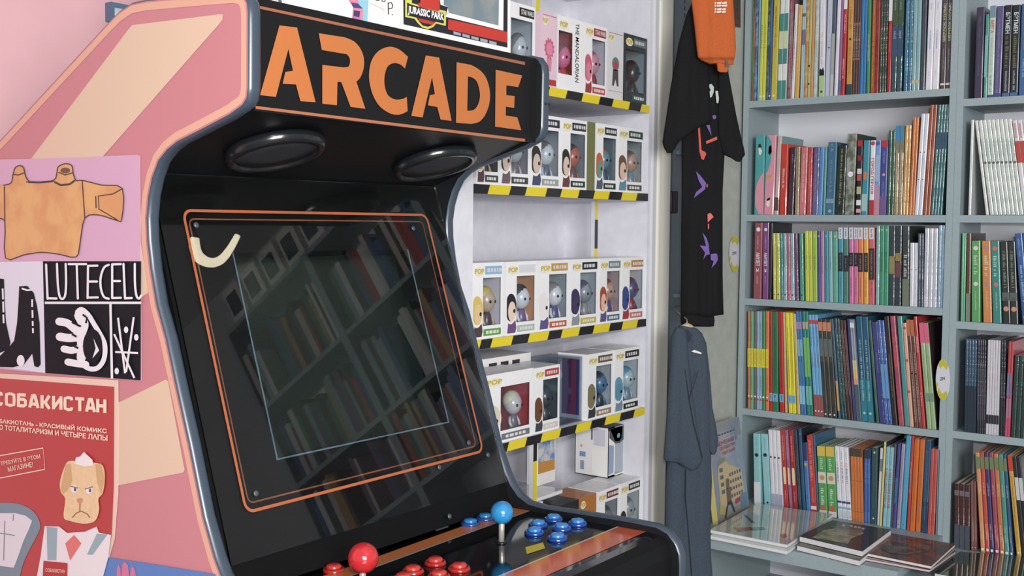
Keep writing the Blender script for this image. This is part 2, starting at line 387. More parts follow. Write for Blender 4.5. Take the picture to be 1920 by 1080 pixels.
for p in ((774, 1074), (816, 1058), (861, 1069), (823, 1083), (757, 1088)): button(*p, (176, 30, 26), (206, 52, 44), 'red push button')
button(626, 1071, (176, 30, 26), (206, 52, 44), 'red start button')
def joystick(px, py, ball_px, ball_py, r, col, lab):
    base = DK.at(px, py); d = ray(ball_px, ball_py); # ball centre above the base on the vertical through it
    t = (base.xy - EYE.xy).dot(Vector((d.x, d.y))) / Vector((d.x, d.y)).length_squared; c = EYE + d*t
    j = MB().lathe([(.009, 0), (.009, .0012), (.0075, .003), (.006, .003)], M((20, 22, 24), .3), 28, Matrix.Translation(base)).build('joystick'); keep(j, arc); j['label'] = lab
    MB().tube([base + Vector((0, 0, .001)), base*.5 + c*.5, c], .0048, M((226, 222, 214), .25, metal=.6), 12).build('shaft', j)
    MB().ball(c, r, M(col, .12, coat=.9, spec=.6), 32, 20).build('ball_top', j)
joystick(940, 1018, 941, 961, .0185, (36, 140, 206), 'joystick with blue ball top')
joystick(679, 1104, 681, 1046, .0215, (206, 36, 44), 'joystick with red ball top')
# plates on the dark strip at the foot of the bezel and the yellow tag on the deck
for q in ([(814, 992), (838, 985), (842, 988), (818, 996)],):
    mb = MB(); Crop(DK, 0, 0, 1).poly(mb, q, M((120, 132, 140), .4)); mb.build('deck_sticker', dk)
mb = MB(); Crop(DK, 0, 0, 1).poly(mb, [(985, 1026), (1018, 1017), (1022, 1028), (988, 1039)], M((206, 186, 30), .5)); o = mb.build('deck_sticker', dk); o['label'] = 'yellow sticker'
# ================================================================ BOOKCASES
grey = M((150, 168, 174), .5, noise=.05, nscale=220, name='grey_melamine')
backm = M((228, 229, 238), .6)
def bookcase(name, label, x0, x1, zs, top, bottom):
    """outer x0..x1, shelf tops zs"""
    t = thing(name, label, 'bookcase', ((x0+x1)/2, YB + .12, 0))
    p = lambda mb, n: keep(mb.build(n), t)
    p(MB().box((x0, YB, bottom), (x0+.018, YBK, top), grey), 'side_panel'); p(MB().box((x1-.018, YB, bottom), (x1, YBK, top), grey), 'side_panel')
    p(MB().box((x0+.018, YBK-.006, bottom), (x1-.018, YBK, top), backm), 'back_panel')
    for z in zs: p(MB().box((x0+.018, YB+.0015, z-.020), (x1-.018, YBK-.006, z), grey), 'shelf')
    p(MB().box((x0+.018, YB+.0015, top-.02), (x1-.018, YBK-.006, top), grey), 'top_panel')
    return t
ROWS_L = [1.8305, 1.487, 1.2315, .8925]; ROWS_R = [1.7995, 1.487, 1.198, .8965]
ZBASE, ZBASE2 = .600, .578
bookcase('bookcase', 'grey open bookcase in the corner, filled with rows of upright books', -1.436, -.815, ROWS_L + [2.20], 2.56, ZBASE + .001)
bookcase('bookcase', 'grey bookcase cut off by the right edge of the photo', -.8145, -.195, ROWS_R + [2.17], 2.56, ZBASE2 + .001)
bookcase('bookcase', 'grey bookcase third from the corner, seen only in the arcade screen', -.1945, .425, [2.17, 1.80, 1.487, 1.198, .8965], 2.56, ZBASE2 + .001)
bookcase('bookcase', 'grey bookcase fourth from the corner, seen only in the arcade screen', .4255, 1.045, [2.17, 1.80, 1.487, 1.198, .8965], 2.56, ZBASE2 + .001)
def base_unit(label, x0, x1, ztop, yf):
    t = thing('low_cabinet', label, 'cabinet', ((x0+x1)/2, YB, 0)); p = lambda mb, n: keep(mb.build(n), t)
    p(MB().box((x0, yf, ztop-.036), (x1, YBK, ztop), grey), 'top_board')
    p(MB().box((x0+.004, yf+.012, .06), (x0+.024, YBK, ztop-.036), grey), 'side_panel'); p(MB().box((x1-.024, yf+.012, .06), (x1-.004, YBK, ztop-.036), grey), 'side_panel')
    p(MB().box((x0+.024, YBK-.008, .06), (x1-.024, YBK, ztop-.036), backm), 'back_panel')
    p(MB().box((x0+.024, yf+.014, .30), (x1-.024, YBK-.008, .32), grey), 'shelf')
    p(MB().box((x0+.024, yf+.014, .06), (x1-.024, YBK-.008, .08), grey), 'bottom_board')
    p(MB().box((x0+.01, yf+.04, 0), (x1-.01, yf+.06, .06), grey), 'plinth')
YF = 2.715
base_unit('deep grey cabinet under the corner bookcase with books lying on its top', -1.436, -.815, ZBASE, YF)
base_unit('deep grey cabinet at the lower right under the cut-off bookcase', -.8145, -.195, ZBASE2, YF)

# ================================================================ BOOKS
ORD = 'first second third fourth fifth sixth seventh eighth ninth tenth eleventh twelfth thirteenth fourteenth fifteenth sixteenth seventeenth eighteenth nineteenth twentieth'.split()
def ordinal(n):
    if n <= 20: return ORD[n-1]
    tens = {2: ('twenty', 'twentieth'), 3: ('thirty', 'thirtieth'), 4: ('forty', 'fortieth'), 5: ('fifty', 'fiftieth'), 6: ('sixty', 'sixtieth')}[n // 10]
    return tens[1] if n % 10 == 0 else tens[0] + '-' + ORD[n % 10 - 1]
pages = M((214, 208, 194), .8, noise=.08, nscale=300, name='page_edges')
_bm = {}
def book_mesh(w, d, h, col, side, wrap, col2):
    key = (round(w, 4), round(d, 3), round(h, 4), col, side, wrap, col2)
    if key in _bm: return _bm[key]
    if wrap: cv = M(col, .35, coat=.9, noise=.12, nscale=40, bump=.25, bscale=110, rgb2=col2)
    else: cv = M(col, .38, coat=.35, noise=.06, nscale=50, rgb2=col2)
    sd = cv if side is None else M(side, .4, coat=.3)
    r = min(.0025, w * .22); t = min(.0016, w * .2)
    out = [(0, d), (0, r), (r*.3, r*.3), (r, 0), (w-r, 0), (w-r*.3, r*.3), (w, r), (w, d), (w-t, d), (w-t, t+.001), (t, t+.001), (t, d)]
    n = len(out); mb = MB()
    v = [(x, y, 0) for x, y in out] + [(x, y, h) for x, y in out]
    for i in range(n):
        j = (i+1) % n; mb.add([v[i], v[j], v[n+j], v[n+i]], [(0, 1, 2, 3)], sd if i in (0, 6) else cv)
    for (a, b, c, e) in ((0, 1, 10, 11), (9, 8, 7, 6)[::-1], ): pass
    for z, flip in ((0, True), (h, False)):
        for q in ([0, 11, 10, 1], [6, 9, 8, 7][::1], [1, 10, 9, 6, 5, 4, 3, 2]):
            pts = [(out[k][0], out[k][1], z) for k in q]
            mb.poly(pts if flip else pts[::-1], cv)
    pg = MB().box((t, t+.001, .0015), (w-t, d-.003, h-.0015), pages)
    _bm[key] = (mb.mesh('book'), pg.mesh('page_block')); return _bm[key]
def spine_print(w, h, bands, titles, dots, blobs, rnd, col=None):
    """flat print on a spine: one mesh per colour band, per emblem, and one for the lettering"""
    out = []; y = -.00035; e = w * .07
    for f0, f1, c in bands:   # fractions measured from the top of the spine
        out.append(('spine_band', MB().poly([(e*.6, y, h*(1-f1)), (w-e*.6, y, h*(1-f1)), (w-e*.6, y, h*(1-f0)), (e*.6, y, h*(1-f0))], M(c, .42, coat=.3)).mesh('spine_band')))
    for pts, c in blobs: out.append(('spine_emblem', MB().poly([(w*a, y*1.7, h*(1-b)) for a, b in pts], M(c, .45)).mesh('spine_emblem')))
    for f, r, c in dots:
        R = w*r; out.append(('spine_emblem', MB().poly([(w/2+R*math.cos(k*.524), y*1.8, h*(1-f)+R*math.sin(k*.524)) for k in range(12)], M(c, .45)).mesh('spine_emblem')))
    mb = MB()
    for tt in titles:
        if isinstance(tt[0], str):
            s, c, f0, f1, up, wf = tt; m = M(c, .5); ww = w * wf; x0 = (w-ww)/2
            if up: text(mb, s, Vector((x0+ww, y*1.6, h*(1-f1))), Vector((0, 0, h*(f1-f0))), Vector((-ww, 0, 0)), m, .02)
            else: text(mb, s, Vector((x0, y*1.6, h*(1-f0))), Vector((0, 0, -h*(f1-f0))), Vector((ww, 0, 0)), m, .02)
        else:
            c, f0, f1, wf = tt; c = tuple(int(.72*p + .28*q) for p, q in zip(c, col or c)); m = M(c, .5); ww = w * wf * .82; x0 = (w-ww)/2; z = h*(1-f0); end = h*(1-f1)
            while z > end:   # unreadable small lettering
                ww_ = ww * .8; l = rnd.uniform(.25, .55) * max(ww_, .003); a = rnd.uniform(.55, 1)
                mb.poly([(x0, y*1.5, z-l), (x0+ww*a, y*1.5, z-l), (x0+ww*a, y*1.5, z), (x0, y*1.5, z)], m); z -= l + ww*.2
                if rnd.random() < .18: z -= ww*.5
    if mb.f: out.append(('spine_title', mb.mesh('spine_title')))
    return out
book_no = 0
def row(name, group, crop, yb, zs, Y, x_lo, x_hi, items, depth=.19, zmax=9):
    """items: (copies, xb0, xb1, xt0, ytop, colour, options) measured in the crop"""
    global book_no
    ox, oy, k = crop[:3]; prev = None; idx = 0
    for it in items:
        n, xb0, xb1, xt0, yt, col, o = it
        if 'crop' in o: ox, oy, k = o['crop']
        X0 = xspot(ox + xb0/k, Y, zs); X1 = xspot(ox + xb1/k, Y, zs)
        T = on(ox + xt0/k, oy + yt/k, 'Y', Y); h = T.z - zs
        sh0 = (T.x - X0) / h; h = min(h, zmax - zs - .004)
        sh = sh0                                   # lean, metres sideways per metre up
        if abs(sh) < .006: sh = 0.0
        X0 = max(X0, x_lo); X1 = min(X1, x_hi - max(0, sh*h))
        if prev:
            px1, psh, ph = prev; hh = min(h, ph)
            X0 = max(X0, px1 + .0004, px1 + (psh - sh) * hh + .0004)
        if X1 - X0 < .004*n: X1 = X0 + .004*n
        ang = math.atan(sh); w = (X1 - X0) / n
        d = o.get('depth', depth)
        for c in range(n):
            book_no += 1; idx += 1; rnd = random.Random(hash(o['d']) % 997 if False else len(o['d'])*31 + idx*(0 if n > 1 else 1) + int(xb0))
            ww = w * math.cos(ang) - .0004
            L = (h - max(0, -0)) / math.cos(ang) - abs(math.sin(ang))*ww*(1 if True else 0)
            bmh, pgh = book_mesh(ww, d, L, col, o.get('side'), o.get('wrap', 0), o.get('rgb2'))
            b = bpy.data.objects.new('book', bmh); C.objects.link(b)
            xx = X0 + w*c; yoff = rnd.uniform(0, .006) + o.get('back', 0)
            if sh >= 0:   # pivots on its right lower corner
                R = Matrix.Translation((xx + w, Y+yoff, zs+.0003)) @ Matrix.Rotation(ang, 4, 'Y') @ Matrix.Translation((-ww, 0, 0))
            else: R = Matrix.Translation((xx, Y+yoff, zs+.0003)) @ Matrix.Rotation(ang, 4, 'Y')
            b.matrix_world = R
            tag(b, f"{o['d']}, {ordinal(idx)} from left, {name}", 'book', group)
            p = bpy.data.objects.new('page_block', pgh); C.objects.link(p); p.parent = b
            for nm, me in spine_print(ww, L, o.get('bands', ()), o.get('t', ()), o.get('dots', ()), o.get('blobs', ()), rnd, col):
                s = bpy.data.objects.new(nm, me); C.objects.link(s); s.parent = b
                if nm == 'spine_title': s['kind'] = 'stuff'
        prev = (X1, sh, h)
W_, K_, RD, YE = (225, 225, 232), (22, 24, 28), (196, 40, 40), (212, 200, 60)
def D(d, **k): k['d'] = d; return k
def tt(c=W_, a=.2, b=.7, wf=.4): return (c, a, b, wf)
LB, RB = 'left bookcase', 'right bookcase'
XL, XR_ = -1.416, -.834
R1 = [
 (1,112,132,138,-260,(70,140,60),D('thin green book half hidden by side panel')),
 (1,133,160,166,-240,(190,56,46),D('red book with white spine title',t=[tt(W_,.2,.75)])),
 (1,162,189,196,-250,(58,92,140),D('mottled dark blue book',rgb2=(110,150,160))),
 (1,190,213,220,-220,(120,176,206),D('light blue slim book')),
 (2,214,275,250,-260,(204,206,62),D('bright yellow tall album',t=[((90,100,30),.35,.55,.45)],dots=[(.965,.3,(230,230,210))])),
 (1,276,303,312,-230,(52,66,84),D('dark slate picture book',rgb2=(90,120,130))),
 (1,304,329,338,-250,(38,84,148),D('royal blue book with dotted foot',dots=[(.965,.35,W_)],t=[tt((150,190,220),.1,.5,.3)])),
 (1,331,387,370,-260,(200,182,58),D('wide mustard yellow album',t=[((110,90,30),.2,.55,.35)],dots=[(.965,.2,(230,220,180))])),
 (2,389,475,432,-180,(214,220,220),D('white and teal banded book',bands=[(.27,.42,(64,136,130)),(.57,.70,(64,136,130)),(.84,1,(64,136,130)),(.42,.565,(196,208,168))])),
 (1,477,524,512,-200,(150,62,84),D('maroon book with mottled spine',rgb2=(130,110,110),t=[tt((220,190,190),.15,.9,.35)])),
 (1,526,554,566,40,(214,216,224),D('slim white book shorter than its neighbours',t=[((150,110,110),.2,.8,.35)])),
 (1,556,596,597,50,(214,160,66),D('ochre yellow book with pale spine title',t=[((240,226,190),.1,.75,.4)])),
 (2,598,645,630,-100,(150,194,214),D('sky blue slim book',bands=[(.37,.51,(104,104,134))],blobs=[([(.1,.22),(.9,.22),(.9,.25),(.1,.25)],(50,70,90))])),
 (1,647,678,682,-150,(206,116,60),D('orange comic with coloured pattern',rgb2=(190,170,110))),
 (1,679,707,712,-150,(150,190,120),D('green dotted comic',rgb2=(210,170,90),dots=[(.72,.35,K_),(.8,.35,YE),(.88,.35,K_)])),
 (1,708,735,742,-150,(214,136,66),D('orange comic with brown bands',rgb2=(180,150,110))),
 (1,737,772,770,-120,(164,180,180),D('grey green mottled slim book',rgb2=(190,200,200))),
 (1,774,845,790,-140,(216,216,226),D('wide white book with green foot',bands=[(.80,1,(170,200,130))],blobs=[([(.1,.81),(.1,.76),(.3,.745),(.5,.76),(.75,.735),(.95,.77),(.95,.81)],K_)],t=[((214,170,110),.42,.72,.4),((190,186,210),.2,.38,.25)],dots=[(.955,.22,(60,80,60))])),
 (1,847,900,880,-120,(186,196,220),D('pale blue grey book with small dark dot',dots=[(.55,.16,(60,70,100))],t=[tt((150,160,190),.2,.5,.3)])),
 (1,902,936,938,-110,(70,84,104),D('navy topped book with pale foot',bands=[(.42,.8,(160,168,160)),(.8,1,(190,186,190))])),
 (1,938,972,980,-120,(214,212,228),D('slim lilac white book')),
 (1,974,1000,1012,-120,(156,92,146),D('magenta purple slim book',bands=[(.86,.97,(70,120,150))])),
 (1,1002,1038,1042,-120,(186,44,52),D('red book with white label blocks',bands=[(.05,.2,W_)],t=[tt(W_,.25,.42,.5),tt(W_,.66,.84,.5)])),
 (1,1042,1108,1072,-120,(204,150,66),D('wide ochre book with dark teal foot',bands=[(.9,1,(44,72,78))],t=[((150,96,40),.18,.38,.5),((170,100,50),.55,.8,.4)],dots=[(.48,.2,(60,60,50))])),
 (3,1112,1184,1140,-120,(84,50,42),D('thin brown comic with white spine title',t=[tt((214,200,190),.35,.65,.5)],bands=[(.33,.35,(150,100,80)),(.48,.5,(150,100,80)),(.66,.68,(150,100,80))])),
 (2,154,214,186,-140,(38,116,184),D('plain bright blue book',crop=(1580,0,5.142))),
 (1,216,254,238,-140,(58,140,96),D('emerald green book with small white title',t=[tt(W_,.45,.7,.4)])),
 (1,256,299,288,-140,(176,84,42),D('rust orange book with gilt lettering',t=[((226,170,70),.05,.95,.4)])),
 (1,300,340,326,-140,(140,34,32),D('dark red book beside the rust one',rgb2=(160,50,40))),
 (3,342,414,368,-140,(34,62,48),D('dark green wrapped book',wrap=1,t=[((150,160,90),.4,.62,.3)])),
 (1,416,455,442,-140,(190,34,36),D('red spined book with white upper half',bands=[(.0,.33,W_)],t=[((236,120,110),.36,.62,.5)])),
 (2,460,566,492,-120,(40,76,84),D('wrapped book with green top and blue middle',wrap=1,bands=[(.0,.36,(58,84,56)),(.38,.66,(44,74,110))],t=[tt((170,190,200),.42,.5,.5),tt((150,170,150),.08,.22,.4)])),
 (2,578,655,610,-120,(36,106,140),D('wrapped steel blue book',wrap=1,t=[tt((140,190,210),.15,.8,.3)])),
 (2,657,735,692,-120,(124,168,174),D('pale teal plain book',bands=[(.9,.93,(190,180,140))])),
 (1,738,785,772,-120,(58,74,88),D('dark slate book',t=[((120,70,90),.25,.55,.4)],rgb2=(50,62,76))),
 (2,790,918,828,-120,(216,216,226),D('white book with blue handwritten title',t=[((70,90,150),.42,.60,.18),((140,150,190),.15,.22,.2),((150,160,190),.82,.86,.2)])),
 (2,932,1045,965,-60,(74,66,72),D('grey brown book with pale title',t=[('ШЕРЛОК ХОЛМС',(176,190,140),.10,.50,True,.5),((170,160,150),.58,.8,.25)],bands=[(.94,.96,(220,210,190))])),
]
row('top row, left bookcase', 'books on the top row of the left bookcase', (1380,0,5.142), 950, ROWS_L[0], YB+.004, XL, XR_, R1, .2, 2.18)
dd = lambda *c: [(.035,.42,x) for x in c]
R2 = [
 (1,105,189,122,300,(70,160,164),D('thick teal book with pink circle art',blobs=[([(.99,.46),(.6,.52),(.25,.62),(.1,.75),(.14,.88),(.5,.99),(.99,.995)],(222,142,162)),([(.35,.16),(.6,.17),(.75,.2),(.6,.25),(.4,.24)],(226,220,200)),([(.25,.15),(.7,.15),(.7,.14),(.6,.14),(.6,.11),(.35,.11),(.35,.14),(.25,.14)],K_)])),
 (1,190,276,216,300,(222,142,162),D('thick pink book with teal upper corner',side=(206,180,180),blobs=[([(.01,.01),(.2,.01),(.55,.08),(.62,.2),(.55,.33),(.3,.44),(.01,.5)],(70,160,164)),([(.3,.14),(.6,.12),(.65,.2),(.4,.25),(.25,.22)],(226,220,200)),([(.3,.82),(.5,.8),(.62,.84),(.55,.9),(.35,.9),(.22,.87)],(230,224,214)),([(.3,.8),(.6,.78),(.62,.81),(.32,.83)],K_),([(.05,.5),(.5,.49),(.75,.52),(.45,.54),(.2,.55)],(190,160,90))])),
 (1,280,318,312,304,(200,170,168),D('pinkish grey slim book with dark foot',bands=[(.78,.95,(90,70,66))],side=(110,160,164))),
 (1,326,390,345,375,(206,60,48),D('vermilion red book with white author name',t=[tt(W_,.35,.62,.4)])),
 (1,400,450,426,405,(62,42,62),D('dark plum book with shiny foot',wrap=1,t=[tt((170,140,160),.1,.25,.3)])),
 (1,453,500,470,402,(158,142,106),D('olive tan book',wrap=1,t=[((110,100,70),.2,.7,.3)])),
 (1,502,560,524,405,(206,112,118),D('salmon pink shiny book',wrap=1,t=[tt((240,200,200),.1,.8,.3)])),
 (1,562,610,578,405,(188,62,66),D('crimson wrapped book',wrap=1,t=[tt((230,150,150),.1,.8,.3)])),
 (1,612,664,632,402,(92,92,146),D('violet blue wrapped book',wrap=1,t=[tt((150,150,190),.1,.8,.3)])),
 (1,666,704,690,402,(86,142,204),D('cornflower blue book',t=[tt((60,100,160),.1,.8,.3)])),
 (1,706,732,725,402,(96,166,160),D('slim sea green book')),
 (1,736,815,762,360,(58,108,140),D('thick steel blue hardback',t=[tt((130,170,190),.03,.15,.4),tt((110,150,170),.25,.7,.35)],bands=[(.78,.84,(120,150,170))],dots=[(.95,.2,(140,170,180))])),
 (1,820,896,850,388,(28,44,40),D('black green book with gold lettering',wrap=1,t=[((206,186,110),.05,.85,.3)])),
 (1,900,985,930,285,(150,154,146),D('tall grey mottled hardback',rgb2=(90,100,84),side=(60,74,60),dots=[(.5,.3,W_)])),
 (1,60,104,80,375,(46,40,46),D('black book with coloured square blocks',crop=(1590,180,4.5),bands=[(.0,.08,RD),(.2,.27,(150,40,44)),(.38,.45,(214,206,196)),(.46,.54,(200,80,90)),(.62,.72,(190,176,120)),(.8,.87,W_),(.92,.97,(220,160,160))])),
 (1,106,159,130,375,(56,142,164),D('turquoise book with orange spot',blobs=[([(.2,.44),(.5,.4),(.7,.45),(.7,.52),(.4,.54),(.2,.5)],(214,120,60))],bands=[(.72,.95,(150,190,190))])),
 (1,161,211,180,375,(222,220,226),D('white book with large red lettering',t=[('ГОРОД ГЕРОЕВ',(196,40,44),.24,.72,False,.62)],bands=[(.80,1,(190,44,46))],dots=[(.04,.42,(206,60,60))])),
 (1,213,258,232,375,(118,148,206),D('blue book fading to pink foot',bands=[(.2,.55,(150,176,210)),(.6,.8,(176,140,170)),(.8,1,(196,130,150))],dots=[(.04,.4,(60,90,180))])),
 (1,260,317,280,375,(62,72,150),D('indigo book with red top',bands=[(0,.09,(190,50,60)),(.75,1,(110,84,140))],dots=[(.46,.22,(214,150,130))],t=[tt((150,160,210),.15,.3,.3),tt((150,160,210),.55,.75,.3)])),
 (2,319,377,340,290,(48,92,70),D('tall dark green wrapped book',wrap=1)),
 (2,379,451,400,252,(150,130,96),D('tan book with blue top',bands=[(0,.17,(52,132,180)),(.17,.3,(120,120,96))],wrap=1,t=[tt((220,214,196),.28,.85,.4)])),
 (2,453,504,482,248,(206,158,92),D('light ochre slim book',wrap=1,t=[((160,110,60),.3,.7,.3)])),
 (2,506,554,547,182,(204,112,52),D('orange slim book',t=[((150,80,60),.4,.65,.3)])),
 (2,556,624,616,150,(206,210,224),D('white slim book with two dark dots',dots=[(.38,.14,K_),(.65,.14,K_)])),
 (2,630,690,692,76,(158,78,52),D('rust brown tall book',t=[((220,150,130),.4,.58,.4)])),
 (4,694,824,758,76,(50,106,112),D('dark teal wrapped comic',wrap=1,bands=[(.25,.4,(40,80,104))])),
]
row('second row, left bookcase', 'books on the second row of the left bookcase', (1390,190,4.695), 1000, ROWS_L[1], YB+.004, XL, XR_, R2, .17, ROWS_L[0]-.02)
pl = lambda f=(60,60,66): dict()
def manga(c, d, **k): return D(d, dots=[(.92,.22,(50,60,60))], t=[((90,90,70),.2,.5,.3)], wrap=1, **k)
def pill(c, d, f0, f1): return D(d, bands=[(0,.15,(206,208,220)),(f0,f1,(44,40,50))], t=[((40,40,46),.02,.13,.4),((120,110,120),f0+.03,f1-.03,.4),((90,70,90),.66,.9,.3)])
R3 = [
 (1,120,203,136,93,(150,76,88),D('thick dusty red book numbered two',t=[('АМУЛЕТ',W_,.39,.57,False,.5),('2',W_,.60,.65,False,.34),tt((214,190,200),.18,.34,.24),tt((214,190,200),.70,.8,.24)],dots=[(.09,.26,W_)])),
 (1,205,280,212,93,(126,64,132),D('thick purple book numbered three',t=[('АМУЛЕТ',W_,.39,.57,False,.5),('3',W_,.60,.65,False,.34),tt((214,190,220),.18,.34,.24),tt((214,190,220),.70,.8,.24)],dots=[(.09,.26,W_)])),
 (1,284,314,300,104,(34,36,42),D('black tall book behind the yellow ones',side=(38,46,52))),
 (1,320,364,314,212,(206,202,92),manga(0,'pale yellow slim comic')),
 (1,366,410,356,212,(206,202,92),manga(0,'pale yellow slim comic with glossy edge')),
 (1,411,446,398,214,(66,142,138),manga(0,'teal green slim comic')),
 (1,448,484,440,214,(146,178,192),manga(0,'powder blue slim comic')),
 (1,486,523,473,214,(204,98,120),manga(0,'rose pink slim comic')),
 (1,525,567,516,214,(146,178,192),manga(0,'powder blue slim comic beside the plum one')),
 (1,570,610,555,216,(116,72,110),manga(0,'plum purple slim comic')),
 (1,622,663,610,214,(68,152,134),manga(0,'jade green slim comic')),
 (2,675,756,666,190,(196,204,60),D('lime yellow comic with white dot',dots=[(.07,.2,(214,220,190))],t=[((110,120,30),.35,.55,.35)])),
 (1,758,808,752,190,(150,190,64),D('lime green comic with pink dot',dots=[(.07,.2,(220,190,180))],t=[((80,110,40),.35,.55,.35)])),
 (1,811,846,806,190,(76,72,140),D('indigo comic with pale dot',dots=[(.07,.25,(190,190,210))],t=[((40,40,90),.35,.6,.3)])),
 (1,849,884,845,190,(190,130,170),D('lilac pink comic',dots=[(.07,.25,(214,120,130))],t=[((120,70,100),.35,.6,.3)])),
 (1,886,931,881,190,(46,142,160),D('turquoise comic with dark title',dots=[(.07,.2,(150,190,200))],t=[((30,80,100),.35,.55,.3)])),
 (1,933,974,926,192,(132,172,182),D('grey blue comic',dots=[(.07,.2,(200,200,170))],t=[((70,110,120),.35,.55,.3)])),
 (1,976,1027,972,192,(92,166,140),D('mint green comic',dots=[(.07,.2,(200,210,180))],t=[((50,110,90),.35,.55,.3)])),
 (1,1031,1082,1030,152,(60,152,178),pill(0,'white topped turquoise comic with black label',.33,.58)),
 (1,1084,1136,1084,152,(84,130,116),pill(0,'white topped sage comic with black label',.37,.58)),
 (1,10,57,8,152,(206,110,160),{**pill(0,'white topped pink comic with short black label',.33,.51),'crop':(1590,400,5.686)}),
 (1,58,106,56,152,(206,110,160),pill(0,'white topped pink comic beside the orange one',.33,.51)),
 (1,108,162,106,152,(224,124,72),pill(0,'white topped orange comic with black label',.33,.58)),
 (1,164,212,162,152,(228,168,70),pill(0,'white topped amber comic with black label',.33,.58)),
 (1,215,276,216,152,(206,96,112),pill(0,'white topped rose comic with long black label',.27,.68)),
 (1,288,328,298,135,(130,172,170),D('silvery teal wrapped book',wrap=1)),
 (2,329,424,338,135,(58,146,112),D('green book with dark lettering',t=[((36,100,80),.33,.58,.6)],dots=[(.05,.25,(150,190,160)),(.82,.12,(150,190,160))])),
 (1,426,490,436,135,(50,64,74),D('charcoal wrapped book with ochre block',wrap=1,bands=[(.38,.6,(146,130,84))])),
 (1,492,560,506,135,(46,58,68),D('charcoal wrapped book with dull red block',wrap=1,bands=[(.34,.44,(150,124,70)),(.46,.64,(110,66,70))])),
 (1,562,645,568,135,(60,66,66),D('black book with white letters and grey foot',wrap=1,bands=[(.66,1,(110,120,106))],t=[tt(W_,.36,.62,.6)])),
 (2,648,735,656,315,(210,212,222),D('short white book with small dark mark',dots=[(.42,.13,(50,60,70))],t=[((170,176,190),.5,.9,.3)])),
 (2,737,798,744,215,(64,76,98),D('dark blue grey wrapped comic',wrap=1)),
 (3,800,941,816,160,(196,198,210),D('white glossy wrapped comic',wrap=1,t=[((150,156,170),.3,.85,.3)],dots=[(.93,.1,(220,150,120))])),
 (2,945,1018,966,130,(134,168,194),D('pale blue wrapped book',wrap=1,dots=[(.93,.14,W_)])),
]
row('third row, left bookcase', 'books on the third row of the left bookcase', (1390,400,5.686), 950, ROWS_L[2], YB+.004, XL, XR_, R3, .15, ROWS_L[1]-.02)
def aster(d): return D(d, bands=[(.38,.57,(226,212,50))], t=[((90,90,70),.1,.3,.3),((170,110,40),.4,.55,.4),((90,90,90),.66,.8,.3)], dots=[(.87,.3,W_),(.9,.3,RD)])
def lucky(d): return D(d, bands=[(.82,.9,(110,170,210))], t=[((60,40,40),.15,.75,.2),((60,50,110),.835,.885,.4)])
